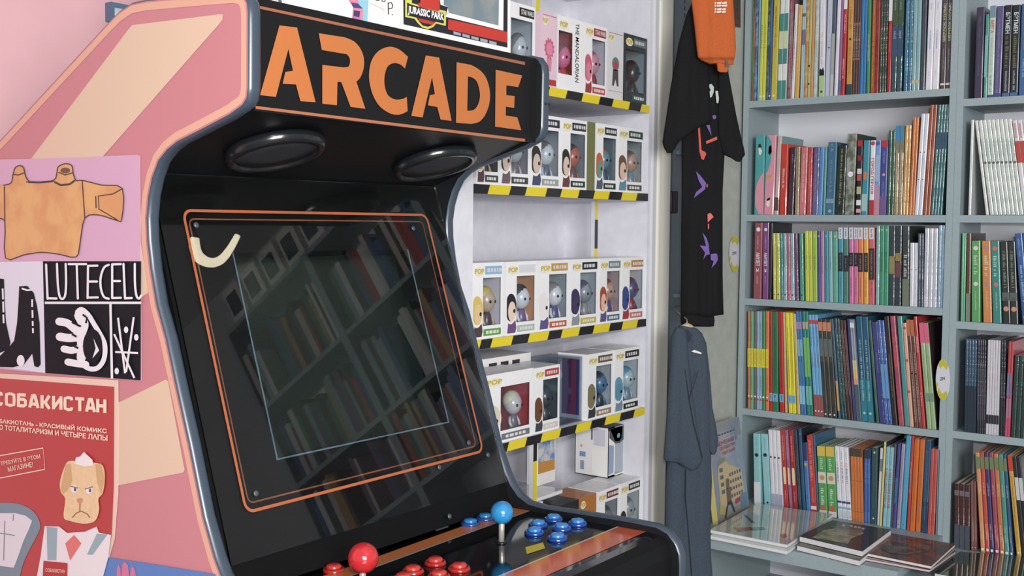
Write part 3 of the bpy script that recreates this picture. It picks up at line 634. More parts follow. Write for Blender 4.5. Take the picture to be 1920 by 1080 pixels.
R4 = [
 (1,50,72,50,62,(200,116,72),aster('orange album with yellow middle label')),
 (1,73,98,74,62,(92,172,130),aster('green album with yellow middle label')),
 (1,99,124,100,62,(96,104,96),aster('grey album with yellow middle label')),
 (2,125,171,125,62,(146,166,204),aster('lavender blue album with yellow middle label')),
 (1,172,200,172,62,(56,140,92),aster('dark green album with yellow middle label')),
 (1,201,227,201,62,(226,122,72),aster('bright orange album with yellow middle label')),
 (1,229,258,225,65,(190,40,40),lucky('red album with blue foot block')),
 (1,261,310,256,65,(36,122,78),lucky('deep green album with blue foot block')),
 (1,321,362,305,65,(196,36,36),lucky('scarlet album with blue foot block')),
 (1,364,384,345,70,(196,176,130),D('thin tan album beside yellow ones')),
 (2,386,460,356,72,(228,216,40),lucky('bright yellow album with blue foot block')),
 (1,462,495,424,82,(206,182,122),D('tan album with dark edge',t=[((120,100,60),.15,.75,.25)])),
 (2,497,545,455,62,(52,112,180),D('blue comic with coloured blocks',bands=[(.1,.17,(176,130,180)),(.27,.43,(120,176,196)),(.48,.62,(60,130,180)),(.72,.9,(130,190,224))])),
 (2,547,600,502,62,(36,134,112),D('green comic with lime blocks',bands=[(.1,.17,(176,170,140)),(.25,.63,(120,190,90)),(.72,.9,(110,186,170))])),
 (3,602,690,548,90,(100,168,216),D('sky blue comic with brown red foot',bands=[(.79,1,(166,74,66)),(.05,.09,(206,60,60))],t=[((60,70,120),.12,.3,.3),((150,60,90),.38,.52,.5)],dots=[(.95,.25,W_)])),
 (3,692,804,640,125,(52,56,58),D('dark comic with orange portrait top',bands=[(.03,.12,(206,130,96)),(.2,.38,(96,104,104))],rgb2=(74,70,56),dots=[(.97,.2,W_)])),
 (1,806,836,742,125,(70,96,124),D('slate blue album with ochre foot',bands=[(.62,.92,(206,160,100))])),
 (2,838,886,772,120,(34,74,78),D('dark teal wrapped comic with white title',wrap=1,t=[tt((130,170,170),.1,.85,.3)])),
 (2,888,940,822,135,(74,42,44),D('dark brown comic with pale title',t=[tt((190,160,150),.1,.75,.4)])),
 (1,20,64,-34,120,(62,72,134),D('indigo comic with small star',crop=(1590,570,4.32),t=[tt((150,150,190),.6,.75,.3)])),
 (2,66,106,6,125,(132,140,160),D('grey album with sunset gradient',bands=[(.03,.08,W_),(.4,.5,(214,200,140)),(.5,.58,(226,190,110)),(.58,.64,(226,160,120)),(.64,1,(76,96,100))],t=[tt(W_,.12,.38,.3)])),
 (2,108,206,56,100,(40,92,124),D('petrol blue comic with large white title',bands=[(.6,1,(44,128,146))],t=[tt((190,214,222),.22,.8,.4)],dots=[(.92,.2,(180,210,220))])),
 (1,208,246,142,132,(60,96,80),D('dark green album with faint title',t=[((140,160,120),.3,.85,.25)])),
 (1,250,298,184,142,(60,66,136),D('dark indigo comic',t=[tt((130,136,190),.3,.5,.3)],wrap=1)),
 (2,300,358,232,130,(58,94,170),D('blue comic with pale blue block',bands=[(.42,.75,(96,150,204))],t=[tt((150,180,220),.12,.38,.35),tt((190,210,230),.78,.95,.3)],wrap=1)),
 (1,360,400,288,98,(52,44,42),D('dark brown slim album',t=[((170,130,70),.35,.75,.3)])),
 (1,410,452,336,96,(160,70,96),D('rose and purple album',rgb2=(190,80,90))),
 (1,455,497,390,98,(70,150,152),D('teal album')),
 (1,498,530,438,152,(214,160,136),D('peach coloured slim album',dots=[(.05,.4,(190,80,60)),(.36,.4,(190,90,60)),(.66,.4,(190,90,60))])),
 (2,531,600,462,125,(110,66,54),D('brown comic with white lettering',bands=[(0,.15,(190,106,66))],t=[tt((220,206,196),.3,.95,.4)],dots=[(.22,.25,(60,50,50)),(.5,.3,(50,50,56))])),
 (1,602,628,530,100,(200,56,62),D('slim red album with white labels',t=[tt(W_,.18,.32,.5),tt(W_,.68,.8,.5)])),
 (2,640,716,572,150,(150,178,130),D('pale green book with pink top',bands=[(0,.19,(222,92,130)),(.66,.74,(120,146,120))],side=(58,44,50),t=[((110,140,100),.3,.6,.2)])),
]
row('fourth row, left bookcase', 'books on the fourth row of the left bookcase', (1390,570,4.5), 900, ROWS_L[3], YB+.004, XL, XR_, R4, .2, ROWS_L[2]-.02)
def naz(d): return D(d, t=[tt((236,190,170),.07,.38,.35),((236,206,150),.46,.68,.4),tt((236,190,180),.76,.9,.25)], blobs=[([(.25,.47),(.75,.47),(.8,.57),(.75,.68),(.25,.68),(.2,.57)],(232,206,160))])
R5 = [
 (1,115,180,104,158,(138,200,206),D('aqua book with white lower spine',bands=[(.68,1,(222,224,230))],dots=[(.3,.26,(40,44,50))],t=[((90,150,160),.06,.24,.2),((206,190,150),.38,.62,.4)])),
 (1,205,272,170,163,(138,200,206),D('aqua book with black emblem',dots=[(.29,.26,(40,44,50)),(.95,.14,(40,50,60))],t=[((90,150,160),.06,.24,.2),((206,190,150),.38,.62,.4)])),
 (3,276,384,243,124,(218,216,224),D('white paperback with lilac foot',bands=[(.82,1,(160,166,196))],dots=[(.35,.26,(60,66,76))],t=[((190,186,200),.42,.78,.35)])),
 (1,386,432,347,124,(186,50,44),naz('red paperback with cream oval label')),
 (1,433,470,388,128,(150,92,136),naz('mauve paperback with pale oval label')),
 (1,472,518,430,132,(176,44,44),naz('red paperback with oval label beside dark books')),
 (1,520,558,472,130,(44,66,80),D('dark slate book with olive print',t=[((120,120,70),.3,.62,.3),((110,150,160),.68,.9,.3)])),
 (1,560,592,516,118,(44,86,124),D('dark blue paperback with round mark',side=(30,40,48),dots=[(.06,.25,(90,130,140))])),
 (1,594,634,556,250,(70,130,200),D('bright blue short book with navy top',bands=[(0,.25,(50,56,104))],dots=[(.3,.35,(206,160,70))],t=[((50,80,150),.36,.8,.4)])),
 (1,636,694,592,178,(196,58,54),D('red book with white foot band',bands=[(.90,.945,(230,214,214))],t=[tt((236,160,150),.06,.56,.5),tt((236,170,160),.66,.85,.25)],side=(58,110,146))),
 (1,697,713,656,176,(54,112,146),D('teal blue book with wide visible cover',side=(50,106,142))),
 (1,716,794,692,272,(84,164,88),D('green book with yellow top and picture',bands=[(0,.14,(222,186,70)),(.37,.53,(214,206,196)),(.92,1,(214,206,214))],t=[tt((190,224,190),.17,.33,.5),tt(W_,.6,.84,.5)],dots=[(.45,.3,(190,150,90)),(.88,.34,(190,100,70))])),
 (1,796,880,768,276,(84,164,88),D('green book with yellow top beside white ones',bands=[(0,.14,(222,186,70)),(.37,.53,(214,206,196)),(.92,1,(214,206,214))],t=[tt((190,224,190),.17,.33,.5),tt(W_,.6,.84,.5)],dots=[(.45,.3,(190,150,90)),(.88,.34,(190,100,70))])),
 (3,882,1012,848,276,(222,222,230),D('white book with navy foot line',bands=[(.75,.78,(54,64,140)),(.83,.86,(130,170,200)),(.88,.98,(190,204,214))],t=[((90,90,110),.06,.18,.24),((206,120,60),.21,.28,.4),((54,50,110),.29,.5,.4)])),
 (4,32,135,16,283,(210,116,56),D('orange book with black top',crop=(1590,780,4.695),bands=[(0,.11,(44,56,56)),(.44,.445,(140,70,40)),(.86,.865,(140,70,40))],t=[((80,100,90),.01,.1,.5)])),
 (2,137,190,138,300,(60,100,178),D('blue book with black top',bands=[(0,.115,(44,60,64))],t=[tt((150,180,220),.18,.45,.4),tt((150,180,220),.85,.98,.4)])),
 (1,192,246,204,280,(54,80,84),D('dark grey green book',dots=[(.06,.18,(190,200,160)),(.92,.13,W_)],t=[((80,110,110),.15,.8,.3)])),
 (1,248,274,276,285,(216,214,222),D('slim white book with dark window',bands=[(.14,.3,(120,130,146))])),
 (1,275,295,316,228,(216,206,112),D('thin pale yellow book',side=(50,56,84))),
 (2,297,366,332,272,(132,186,200),D('pale blue book with red lettering',t=[((180,50,36),.27,.76,.75),tt((90,140,160),.05,.22,.3)])),
 (1,368,386,402,248,(110,80,100),D('thin mauve brown book')),
 (1,388,415,434,248,(60,76,140),D('slim indigo book',bands=[(.4,.7,(60,110,160))])),
 (1,417,450,466,248,(166,150,180),D('lilac grey slim book',t=[((110,90,130),.1,.9,.3)],dots=[(.95,.15,(70,60,90))])),
 (1,453,500,508,158,(70,160,200),D('tall sky blue book',t=[tt((120,190,220),.1,.8,.3)],dots=[(.95,.14,(60,110,140))])),
 (1,502,536,547,162,(192,60,56),D('tall red book with white writing',t=[tt((240,190,180),.27,.6,.35)])),
 (1,538,582,582,203,(214,106,42),D('orange book with faint seam',t=[((160,80,50),.1,.9,.2)])),
 (1,584,631,626,208,(206,112,52),D('burnt orange book beside navy one',t=[((160,80,50),.1,.9,.2)])),
 (1,636,690,674,220,(44,80,116),D('navy blue book',bands=[(.66,1,(40,64,92))],t=[tt((90,130,160),.1,.85,.25)])),
 (2,692,768,726,290,(196,84,74),D('salmon red book',t=[((150,60,60),.1,.9,.15)])),
 (1,772,800,800,300,(48,104,132),D('teal blue book against the divider',dots=[(.63,.1,W_)])),
]
row('bottom row, left bookcase', 'books on the bottom row of the left bookcase', (1390,780,4.91), 880, ZBASE, YB-.004, XL, XR_, R5, .17, ROWS_L[3]-.02)
# right bookcase, partly in frame
XL2, XR2 = -.7965, -.213
Q1 = [
 (1,240,325,272,75,(56,50,80),D('thick dark violet book',t=[((110,96,120),.1,.75,.3)])),
 (1,335,372,363,145,(66,150,130),D('teal green book with pale label',bands=[(.25,.75,(110,180,180))],t=[tt((180,210,200),.85,.95,.3)])),
 (1,376,440,406,60,(176,200,190),D('pale green book with red title',bands=[(0,.13,(110,140,160)),(.97,1,(50,70,130))],t=[('МЕГА',(196,80,60),.16,.30,False,.6),((206,150,130),.35,.72,.4),((80,100,120),.76,.95,.4)])),
 (1,442,516,480,65,(84,80,130),D('purple book with pale lettering',t=[((150,130,160),.15,.95,.35)],bands=[(.96,1,(50,70,130))])),
 (1,524,605,556,55,(30,36,44),D('black book with white and olive lettering',t=[('БЭТМЕН',(206,220,224),.08,.31,False,.56),((130,136,60),.34,.68,.55),((190,200,204),.72,.93,.35)],bands=[(.96,1,(60,100,150))])),
 (1,608,690,640,55,(30,36,44),D('black book with white lettering beside blue one',t=[('БЭТМЕН',(206,220,224),.08,.31,False,.56),((130,136,60),.34,.68,.55),((190,200,204),.72,.93,.35)],bands=[(.96,1,(60,100,150))])),
 (2,694,860,722,40,(50,96,150),D('blue book cut by the photo edge',t=[((196,100,90),.15,.5,.4),tt((150,190,220),.6,.8,.3)])),

]
row('top row, right bookcase', 'books on the top row of the right bookcase', (1780,0,5.4), 990, ROWS_R[0], YB+.004, XL2, XR2, Q1, .19, 2.15)
Q2 = [
 (1,160,186,184,165,(206,212,214),D('thin white comic standing upright alone')),
 (1,318,345,220,168,(206,208,206),D('thin pale comic leaning left',wrap=1)),
 (8,352,650,248,166,(176,190,186),D('silvery wrapped comic leaning left',wrap=1,rgb2=(206,212,206),dots=[(.45,.35,(90,96,90))])),
 (4,652,830,550,166,(206,206,210),D('white comic with red lettering leaning left',t=[((196,60,60),.03,.18,.6)],bands=[(.22,.45,(190,60,50))])),

]
row('second row, right bookcase', 'books on the second row of the right bookcase', (1780,190,4.693), 995, ROWS_R[1], YB+.004, XL2, XR2, Q2, .17, ROWS_R[0]-.02)
def lem(c, d, w1): return D(d, dots=[(.09,.28,w1),(.53,.26,w1)], t=[tt((200,220,200),.18,.42,.55),tt((190,210,190),.62,.85,.2)])
Q3 = [
 (2,105,146,122,140,(96,176,130),D('thin green book against the divider')),
 (1,150,200,160,142,(96,66,50),D('brown topped picture book',bands=[(.68,1,(120,130,120))],side=(70,46,40))),
 (1,206,296,206,213,(88,160,96),lem(0,'grass green book with white bird',(206,206,190))),
 (1,322,408,306,213,(206,130,72),lem(0,'thick orange book with grey cat',(160,130,140))),
 (1,416,504,391,215,(50,134,124),lem(0,'sea green book with small face',(196,110,96))),
 (2,512,662,480,220,(40,46,46),D('black green book with pale title',t=[((150,160,130),.12,.55,.45)],dots=[(.82,.36,(196,140,110)),(.7,.3,(70,80,76))],bands=[(.62,.72,(84,96,92))])),
 (2,682,850,604,138,(44,86,150),D('blue book leaning left',t=[tt((190,206,220),.35,.75,.4),tt((150,180,210),.06,.25,.3)],dots=[(.92,.3,(190,170,90))])),

]
row('third row, right bookcase', 'books on the third row of the right bookcase', (1780,410,5.143), 985, ROWS_R[2], YB+.004, XL2, XR2, Q3, .16, ROWS_R[1]-.02)
Q4 = [
 (4,136,240,150,125,(54,84,112),D('navy blue wrapped comic',wrap=1,bands=[(.5,1,(40,52,68))])),
 (4,242,330,250,128,(44,46,58),D('black sparkling wrapped comic',wrap=1,t=[tt((170,170,180),.25,.85,.2)])),
 (5,332,450,352,135,(196,194,202),D('white comic with black foot band',bands=[(.79,.885,(34,38,44))])),
 (2,452,506,464,135,(36,40,48),D('black wrapped comic',wrap=1,t=[tt((110,150,160),.35,.6,.3)])),
 (2,508,556,545,148,(186,62,70),D('red comic with lilac middle',bands=[(.33,.58,(120,110,150)),(.6,.8,(170,110,140)),(.8,1,(196,70,110))])),
 (3,562,690,600,280,(40,66,62),D('dark green short wrapped book',wrap=1)),

]
row('fourth row, right bookcase', 'books on the fourth row of the right bookcase', (1780,610,4.907), 960, ROWS_R[3], YB+.004, XL2, XR2, Q4, .17, ROWS_R[2]-.02)
def sl(d): return D(d, bands=[(.04,.16,(110,130,90))], t=[tt((220,200,190),.3,.42,.4),tt((220,200,190),.7,.86,.4)], blobs=[([(.2,.95),(.8,.95),(.8,.975),(.2,.975)],W_)])
Q5 = [
 (3,40,178,42,500,(78,44,44),D('short maroon book with grey foot',bands=[(.63,1,(70,80,92)),(.1,.18,(110,100,110))],wrap=1)),
 (2,182,238,176,480,(120,82,76),D('short pinkish brown book',dots=[(.95,.2,(200,180,170))])),
 (1,276,316,226,225,(206,140,96),sl('peach comic leaning left')),
 (1,318,357,264,225,(200,76,56),sl('red orange comic leaning left')),
 (1,359,396,306,230,(64,60,112),sl('indigo comic leaning left')),
 (1,398,440,342,232,(164,70,90),sl('rose comic leaning left')),
 (1,442,485,384,238,(196,120,70),sl('copper orange comic leaning left')),
 (1,487,529,428,244,(70,146,136),sl('teal comic leaning left')),
 (1,531,562,468,246,(54,90,132),sl('blue comic leaning left')),
 (1,592,636,506,252,(206,160,60),D('yellow comic with red top leaning left',bands=[(0,.15,(206,60,50))],t=[((120,90,40),.2,.85,.3)],dots=[(.94,.2,W_)])),
 (2,645,720,552,262,(40,46,52),D('black comic with white label leaning left',bands=[(.2,.42,(190,196,196))])),

]
row('bottom row, right bookcase', 'books on the bottom row of the right bookcase', (1780,800,4.693), 1030, ZBASE2, YB-.02, XL2, XR2, Q5, .17, ROWS_R[3]-.02)
# ================================================================ TOY CABINET
cabw = M((222, 222, 232), .5, noise=.05, nscale=34, name='white_board')
cream = M((222, 220, 208), .5)
tapeb = M((24, 25, 28), .4, coat=.2); tapey = M((238, 214, 20), .4, coat=.2)
SZ = [1.7635, 1.5345, 1.2055, .9705]; CY0, CY1, XBK = 1.795, 2.523, -1.69
tc_ = thing('toy_cabinet', 'tall white display cabinet with black and yellow striped shelf edges', 'cabinet', (-1.56, 2.15, 0))
q = lambda mb, n: keep(mb.build(n), tc_)
q(MB().box((XBK, CY1, .05), (XW, CY1+.018, 2.3), cabw), 'side_panel'); q(MB().box((XBK, CY0-.125, .05), (XW, CY0-.005, 2.3), cabw), 'side_panel')
q(MB().box((XBK-.012, CY0-.125, .05), (XBK, CY1+.018, 2.3), cabw), 'back_panel')
q(MB().box((XW-.02, CY1+.018, .05), (XW+.006, CY1+.034, 2.3), M((206, 208, 214), .5)), 'edge_strip')
q(MB().rbox((XW-.03, CY1+.036, .05), (XW+.012, CY1+.106, 2.3), .006, cream), 'cream_upright')
q(MB().box((XBK, CY0-.005, .05), (XW, CY1, .62), cabw), 'lower_box'); q(MB().box((XBK, CY0-.005, 2.06), (XW, CY1, 2.08), cabw), 'shelf')
def tape(mb, u0, u1, place, wd, slant, period, phase):
    """alternating slanted black and yellow pieces along u; place(u, v) gives the point"""
    u = u0 - phase; k = 0; objs = []
    while u < u1:
        a, b = max(u, u0), min(u + period, u1)
        if b > a:
            sl = slant
            pts = [(max(u0, min(u1, a + sl*0)), 0), (b, 0), (min(u1, b + sl), wd), (min(u1, max(u0, a + sl)), wd)] if a > u0 else [(u0, 0), (b, 0), (min(u1, b+sl), wd), (u0, wd)]
            objs.append(([place(x, y) for x, y in pts], tapey if k % 2 else tapeb))
        u += period; k += 1
    return objs
def yof(px, z): # Y on the cabinet front line seen at column px
    lo, hi = 1.5, 3.0
    qq = CAMR.transposed()
    for _ in range(40):
        m = (lo+hi)/2; c = qq @ (Vector((XW+.001, m, z)) - EYE)
        if CX + FPX*c.x/-c.z < px: lo = m
        else: hi = m
    return lo
# yellow stretches read off each shelf edge (left and right ends on its lower edge)
TAPES = [(0, [(1027, 1060), (1090, 1122), (1147, 1178), (1200, 1217)]), (1, [(914, 954), (984, 1022), (1050, 1083), (1112, 1140), (1164, 1192)]),
         (2, [(882, 898), (919, 958), (989, 1026), (1051, 1084), (1111, 1141), (1165, 1193)]), (3, [(950, 984), (1013, 1048), (1078, 1106), (1133, 1161), (1187, 1212)])]
for i, ys in TAPES:
    z = SZ[i]; sh = q(MB().box((XBK, CY0-.005, z-.0195), (XW, CY1, z), cabw), 'shelf')
    us = [CY0-.005]; 
    for a, b in ys: us += [yof(a, z-.0195), yof(b, z-.0195)]
    us.append(CY1); us = [min(max(u, CY0-.005), CY1) for u in us]; sl = .009
    for k in range(len(us)-1):
        a, b = us[k], us[k+1]
        if b - a < .002: continue
        a2 = a if k == 0 else min(CY1, a+sl); b2 = min(CY1, b+sl)
        x = XW + .0006
        t = MB().add([(x, a, z-.0197), (x, b, z-.0197), (x, b2, z+.0002), (x, a2, z+.0002), (x+.0006, a, z-.0197), (x+.0006, b, z-.0197), (x+.0006, b2, z+.0002), (x+.0006, a2, z+.0002)],
                     [(3,2,1,0), (4,5,6,7), (0,1,5,4), (2,3,7,6), (1,2,6,5), (3,0,4,7)], tapey if k % 2 else tapeb).build('tape_stripe', sh)
def post(y, x, z0, z1, stripes):
    p = q(MB().box((x-.012, y-.0065, z0), (x, y+.0065, z1), cabw), 'divider_post')
    for a, b, m in stripes: MB().box((x, y-.0068, a), (x+.0008, y+.0068, b), m).build('tape_stripe', p)
def zof(px, py, x): return on(px, py, 'X', x).z
XP = XW - .1
yy = on(1118, 420, 'X', XP).y; post(yy, XP, SZ[2], SZ[1]-.0195, [(SZ[2]+.01, zof(1118, 466, XP), tapey), (zof(1118, 466, XP), zof(1118, 412, XP), tapeb), (zof(1118, 412, XP), SZ[1]-.0196, tapey)])
yy = on(1008, 60, 'X', XP).y; post(yy, XP, SZ[0], 2.06, [(SZ[0]+.002, zof(1010, 86, XP), tapey), (zof(1010, 86, XP), zof(1009, 27, XP), tapeb), (zof(1009, 27, XP), 2.0, tapey)])
yy = on(1003, 880, 'X', XW-.004).y; post(yy, XW-.004, .62, SZ[3]-.0195, [(.78, zof(1003, 866, XW), tapey), (zof(1003, 866, XW), SZ[3]-.0196, tapeb), (.63, .78, tapeb)])

# ================================================================ TOY BOXES
skin = (226, 190, 164)
def prism(mb, pts, place, mat, d=.0006): mb.poly([place(a, b, d) for a, b in pts], mat)
def toy_box(label, group, px0, px1, ztop, zs, x=XW-.006, depth=.088, carton=(238, 238, 240), inner=(120, 126, 140), title=(40, 44, 50), plate=(60, 70, 66), head=None, hair=None, doll=((200, 160, 140), (70, 70, 90)), win=True, words=None, strip=True, wr=None, y0=None, y1=None, title_text=None, logo=True, ylo=1.7965, yhi=2.5225):
    y0 = yof_at(px0, zs, x) if y0 is None else y0; y1 = yof_at(px1, zs, x) if y1 is None else y1
    y0 = max(y0, ylo); y1 = min(y1, yhi)
    wd, h = y1 - y0 - .001, ztop - zs - .0006
    t = thing('toy_box', label, 'toy box', (x - depth/2, y0 + wd/2, zs + .0003), group)
    cm_ = M(carton, .42, coat=.2, noise=.02); inn = M(inner, .6)
    L = lambda a, b, d=0: Vector((depth/2 + d, -wd/2 + a*wd, b*h))      # a across, b up, on the front face
    a0, a1, b0, b1 = (.34, .93, .17, .80) if strip else (.1, .9, .16, .8)
    if wr: a0, a1, b0, b1 = wr
    mb = MB(); xf, xb = depth/2, -depth/2; t_ = .0012
    Y = lambda a: -wd/2 + a*wd; Z = lambda b: b*h
    mb.box((xb, Y(0), 0), (xb+t_, Y(1), h), inn if win else cm_)
    mb.box((xb+t_, Y(0), 0), (xf-t_, Y(0)+t_, h), cm_); mb.box((xb+t_, Y(1)-t_, 0), (xf-t_, Y(1), h), cm_)
    mb.box((xb+t_, Y(0)+t_, 0), (xf-t_, Y(1)-t_, t_), cm_); mb.box((xb+t_, Y(0)+t_, h-t_), (xf-t_, Y(1)-t_, h), cm_)
    if win:
        mb.box((xf-t_, Y(0), 0), (xf, Y(a0), h), cm_); mb.box((xf-t_, Y(a1), 0), (xf, Y(1), h), cm_)
        mb.box((xf-t_, Y(a0), 0), (xf, Y(a1), Z(b0)), cm_); mb.box((xf-t_, Y(a0), Z(b1)), (xf, Y(a1), h), cm_)
        mb.box((xb+t_, Y(1)-t_*1.6, t_), (xf-2*t_, Y(1)-t_, h-t_), inn)
        mb.box((xb+t_, Y(.05), .002), (xb+t_*1.5, Y(.95), h-.003), inn); mb.box((xb+t_, Y(.05), t_), (xf-2*t_, Y(.95), t_+.001), inn)
    else: mb.box((xf-t_, Y(0), 0), (xf, Y(1), h), cm_)
    mb.build('carton', t)
    if win:
        MB().box((xf-.0008, Y(a0), Z(b0)), (xf-.0003, Y(a1), Z(b1)), FILM).build('window', t)
    fr = lambda pts, mat, nm, d=.0006: MB().poly([L(a, b, d) for a, b in pts], mat).build(nm, t)
    if title: fr([(.40, .845), (.95, .845), (.95, .955), (.40, .955)], M(title, .45), 'title_band')
    if title_text:
        mb = MB(); text(mb, title_text, L(.46, .868, .001), L(.92, .868) - L(.46, .868), L(.46, .935) - L(.46, .868), M((224, 224, 220), .5), .02); mb.build('title_lettering', t, kind='stuff')
    elif title:
        mb = MB(); a = .46
        while a < .86:
            l = random.uniform(.04, .1); fr_ = [L(a, .875, .0009), L(a+l, .875, .0009), L(a+l, .925, .0009), L(a, .925, .0009)]; mb.poly(fr_, M((210, 210, 206), .5)); a += l + .025
        mb.build('title_lettering', t, kind='stuff')
    if logo:
        fr([(.05+.17*(.5+.5*math.cos(k*.5236))*1.9, .885+.062*math.sin(k*.5236)) for k in range(12)], M((232, 226, 200), .5), 'logo_badge')
        mb = MB(); text(mb, 'POP', L(.07, .855, .0012), L(.36, .855)-L(.07, .855), L(.07, .925)-L(.07, .855), M((206, 176, 40), .5), .03); mb.build('logo_lettering', t, kind='stuff')
    if plate and win:
        fr([(.36, .035), (.93, .035), (.93, .125), (.36, .125)], M(plate, .45), 'name_plate')
        mb = MB(); a = .44
        while a < .82:
            l = random.uniform(.05, .1); mb.poly([L(a, .06, .0009), L(a+l, .06, .0009), L(a+l, .10, .0009), L(a, .10, .0009)], M((222, 222, 216), .5)); a += l + .025
        mb.build('name_lettering', t, kind='stuff')
    if head:    # printed portrait on the left part of the front
        cx, cy, rx, ry = .15, .36, .17, .19
        el = lambda cx, cy, rx, ry, n=20: [(max(.02, cx+rx*math.cos(2*math.pi*i/n)), cy+ry*math.sin(2*math.pi*i/n)) for i in range(n)]
        fr([(.04, .03), (.30, .03), (.33, .10), (.30, .2), (.08, .2)], M(doll[1], .5), 'printed_portrait', .0007)
        o = fr(el(cx, cy, rx+.03, ry+.018), M((236, 236, 232), .5), 'printed_portrait', .0008)
        if hair: fr([(p, q_) for p, q_ in el(cx, cy+.02, rx+.012, ry)], M(hair, .5), 'printed_portrait', .0010); fr(el(cx+.03, cy-.035, rx*.72, ry*.72), M(head, .5), 'printed_portrait', .0013)
        else: fr(el(cx, cy, rx, ry), M(head, .5), 'printed_portrait', .0010)
        fr(el(cx+.10, cy-.03, .035, .028), M((36, 28, 28), .4), 'printed_portrait', .0016)
    if words:
        mb = MB(); text(mb, words, L(.66, .95, .001), L(.66, .14)-L(.66, .95), L(.80, .95)-L(.66, .95), INK, .006); mb.build('lettering', t, kind='stuff')
    if win and doll:
        sub = group[:40] if group else None
        f = thing('vinyl_figure', ' '.join(('vinyl figure inside ' + label).replace(',', '').split()[:16]), 'figurine', (x - .0262, min(y0 + wd*(a0+a1)/2 + .026, y1 - .0262), zs + .0045), 'boxed vinyl figures')
        k = h / .165; r_ = min(.0205, wd*.18)
        MB().lathe([(.012*k, 0), (.012*k, .004), (.009*k, .006), (.011*k, .012*k), (.013*k, .030*k), (.010*k, .046*k), (.006*k, .052*k)], M(doll[1], .35, coat=.3), 14).build('body', f)
        hd = MB().ball((0, 0, .076*k), (r_, r_*1.05, .027*k), M(doll[0], .3, coat=.4), 16, 10).build('head', f)
        hair2 = hair or tuple(int(v*.6) for v in doll[0])
        if True: MB().ball((-.004, 0, .083*k), (r_*1.0, r_*1.1, .025*k), M(hair2, .4), 14, 8).build('hair', f)
        for s in (-1, 1):
            MB().ball((r_*.9, s*r_*.42, .074*k), (.0022, .0036, .0036), M((24, 22, 24), .2), 8, 6).build('eye', hd)
            MB().tube([(0, s*.012*k, .044*k), (.004, s*.018*k, .032*k), (.008, s*.017*k, .022*k)], .0038*k, M(doll[0], .35), 6).build('arm', f)
    return t
def yof_at(px, z, x):
    lo, hi = 1.2, 3.2; qq = CAMR.transposed()
    for _ in range(40):
        m = (lo+hi)/2; c = qq @ (Vector((x, m, z)) - EYE)
        if CX + FPX*c.x/-c.z < px: lo = m
        else: hi = m
    return lo
G0, G1, G3, G4, G5 = ('toy boxes on the %s shelf of the white cabinet' % s for s in ('topmost', 'second', 'third', 'fourth', 'bottom'))
z = SZ[0]
toy_box('clear grey toy box with black title band, half behind the marquee', G0, 952, 1003, z+.172, z, x=XW-.01, inner=(176, 182, 190), title=(26, 28, 32), title_text='STAR WARS', doll=((190, 194, 200), (180, 186, 190)), strip=False, logo=False, plate=None)
b_ = toy_box('pale pink toy box side with printed figure, beside the striped post', G0, 1014, 1044, z+.167, z, carton=(226, 196, 212), win=False, title=None)
L_ = lambda t, a, b, d=.0008: Vector((.044 + d, (a-.5)*t['w'], b*t['h']))
def deco(t, y0, y1, h, depth=.088):
    t['w'] = y1-y0; t['h'] = h
    return lambda pts, col, nm='printed_art', d=.0008: MB().poly([Vector((depth/2+d, (a-.5)*(y1-y0), b*h)) for a, b in pts], M(col, .5)).build(nm, t)
def ell(cx, cy, rx, ry, n=18): return [(cx+rx*math.cos(2*math.pi*i/n), cy+ry*math.sin(2*math.pi*i/n)) for i in range(n)]
def spiky(cx, cy, rx, ry, n=12): return [(cx+(rx if i % 2 else rx*.75)*math.cos(math.pi*i/n), cy+(ry if i % 2 else ry*.75)*math.sin(math.pi*i/n)) for i in range(2*n)]
def span(px0, px1, zz, x=XW-.006): return yof_at(px0, zz, x), yof_at(px1, zz, x)-.001
a, b = span(1014, 1044, z); d_ = deco(b_, a, b, .1664)
d_(spiky(.5, .53, .34, .15), (206, 96, 130)); d_(ell(.5, .52, .2, .09), (226, 130, 160), d=.0012); d_([(.38, .22), (.62, .22), (.66, .4), (.34, .4)], (214, 130, 150)); d_([(.06, .03), (.94, .03), (.94, .11), (.06, .11)], (190, 50, 56)); d_([(.06, .965), (.94, .965), (.94, .972), (.06, .972)], (196, 80, 90))
toy_box('white toy box with pink window and vertical black lettering', G0, 1045, 1094, z+.170, z, inner=(206, 70, 80), title=None, words='THE MANDALORIAN', doll=((226, 110, 150), (206, 60, 60)), plate=None, wr=(.03, .56, .22, .80))
toy_box('white toy box with pink doll print and red shield badge', G0, 1095, 1137, z+.170, z, inner=(206, 200, 210), title=(160, 60, 66), title_text='STAR WARS', head=(222, 120, 150), hair=(206, 90, 120), doll=((226, 150, 170), (160, 60, 60)), plate=(200, 70, 70))
b_ = toy_box('white toy box side with small dark printed figure', G0, 1138, 1168, z+.170, z, carton=(216, 216, 220), win=False, title=None)
a, b = span(1138, 1168, z); d_ = deco(b_, a, b, .1694); d_(ell(.5, .52, .22, .10), (110, 120, 120)); d_(ell(.5, .5, .13, .05), (190, 60, 70), d=.0012); d_([(.3, .2), (.4, .2), (.5, .3), (.6, .2), (.7, .2), (.66, .44), (.34, .44)], (80, 70, 74)); d_([(.06, .12), (.94, .12), (.94, .125), (.06, .125)], (190, 110, 100)); d_([(.06, .955), (.94, .955), (.94, .962), (.06, .962)], (196, 90, 90))
toy_box('black toy box with gold badge at right end of topmost shelf', G0, 1169, 1212, z+.172, z, carton=(44, 52, 56), inner=(140, 150, 156), title=(96, 116, 116), doll=((44, 48, 54), (36, 40, 46)), plate=(56, 84, 84), wr=(.08, .93, .17, .78))
z = SZ[1]; T1 = (44, 48, 60)
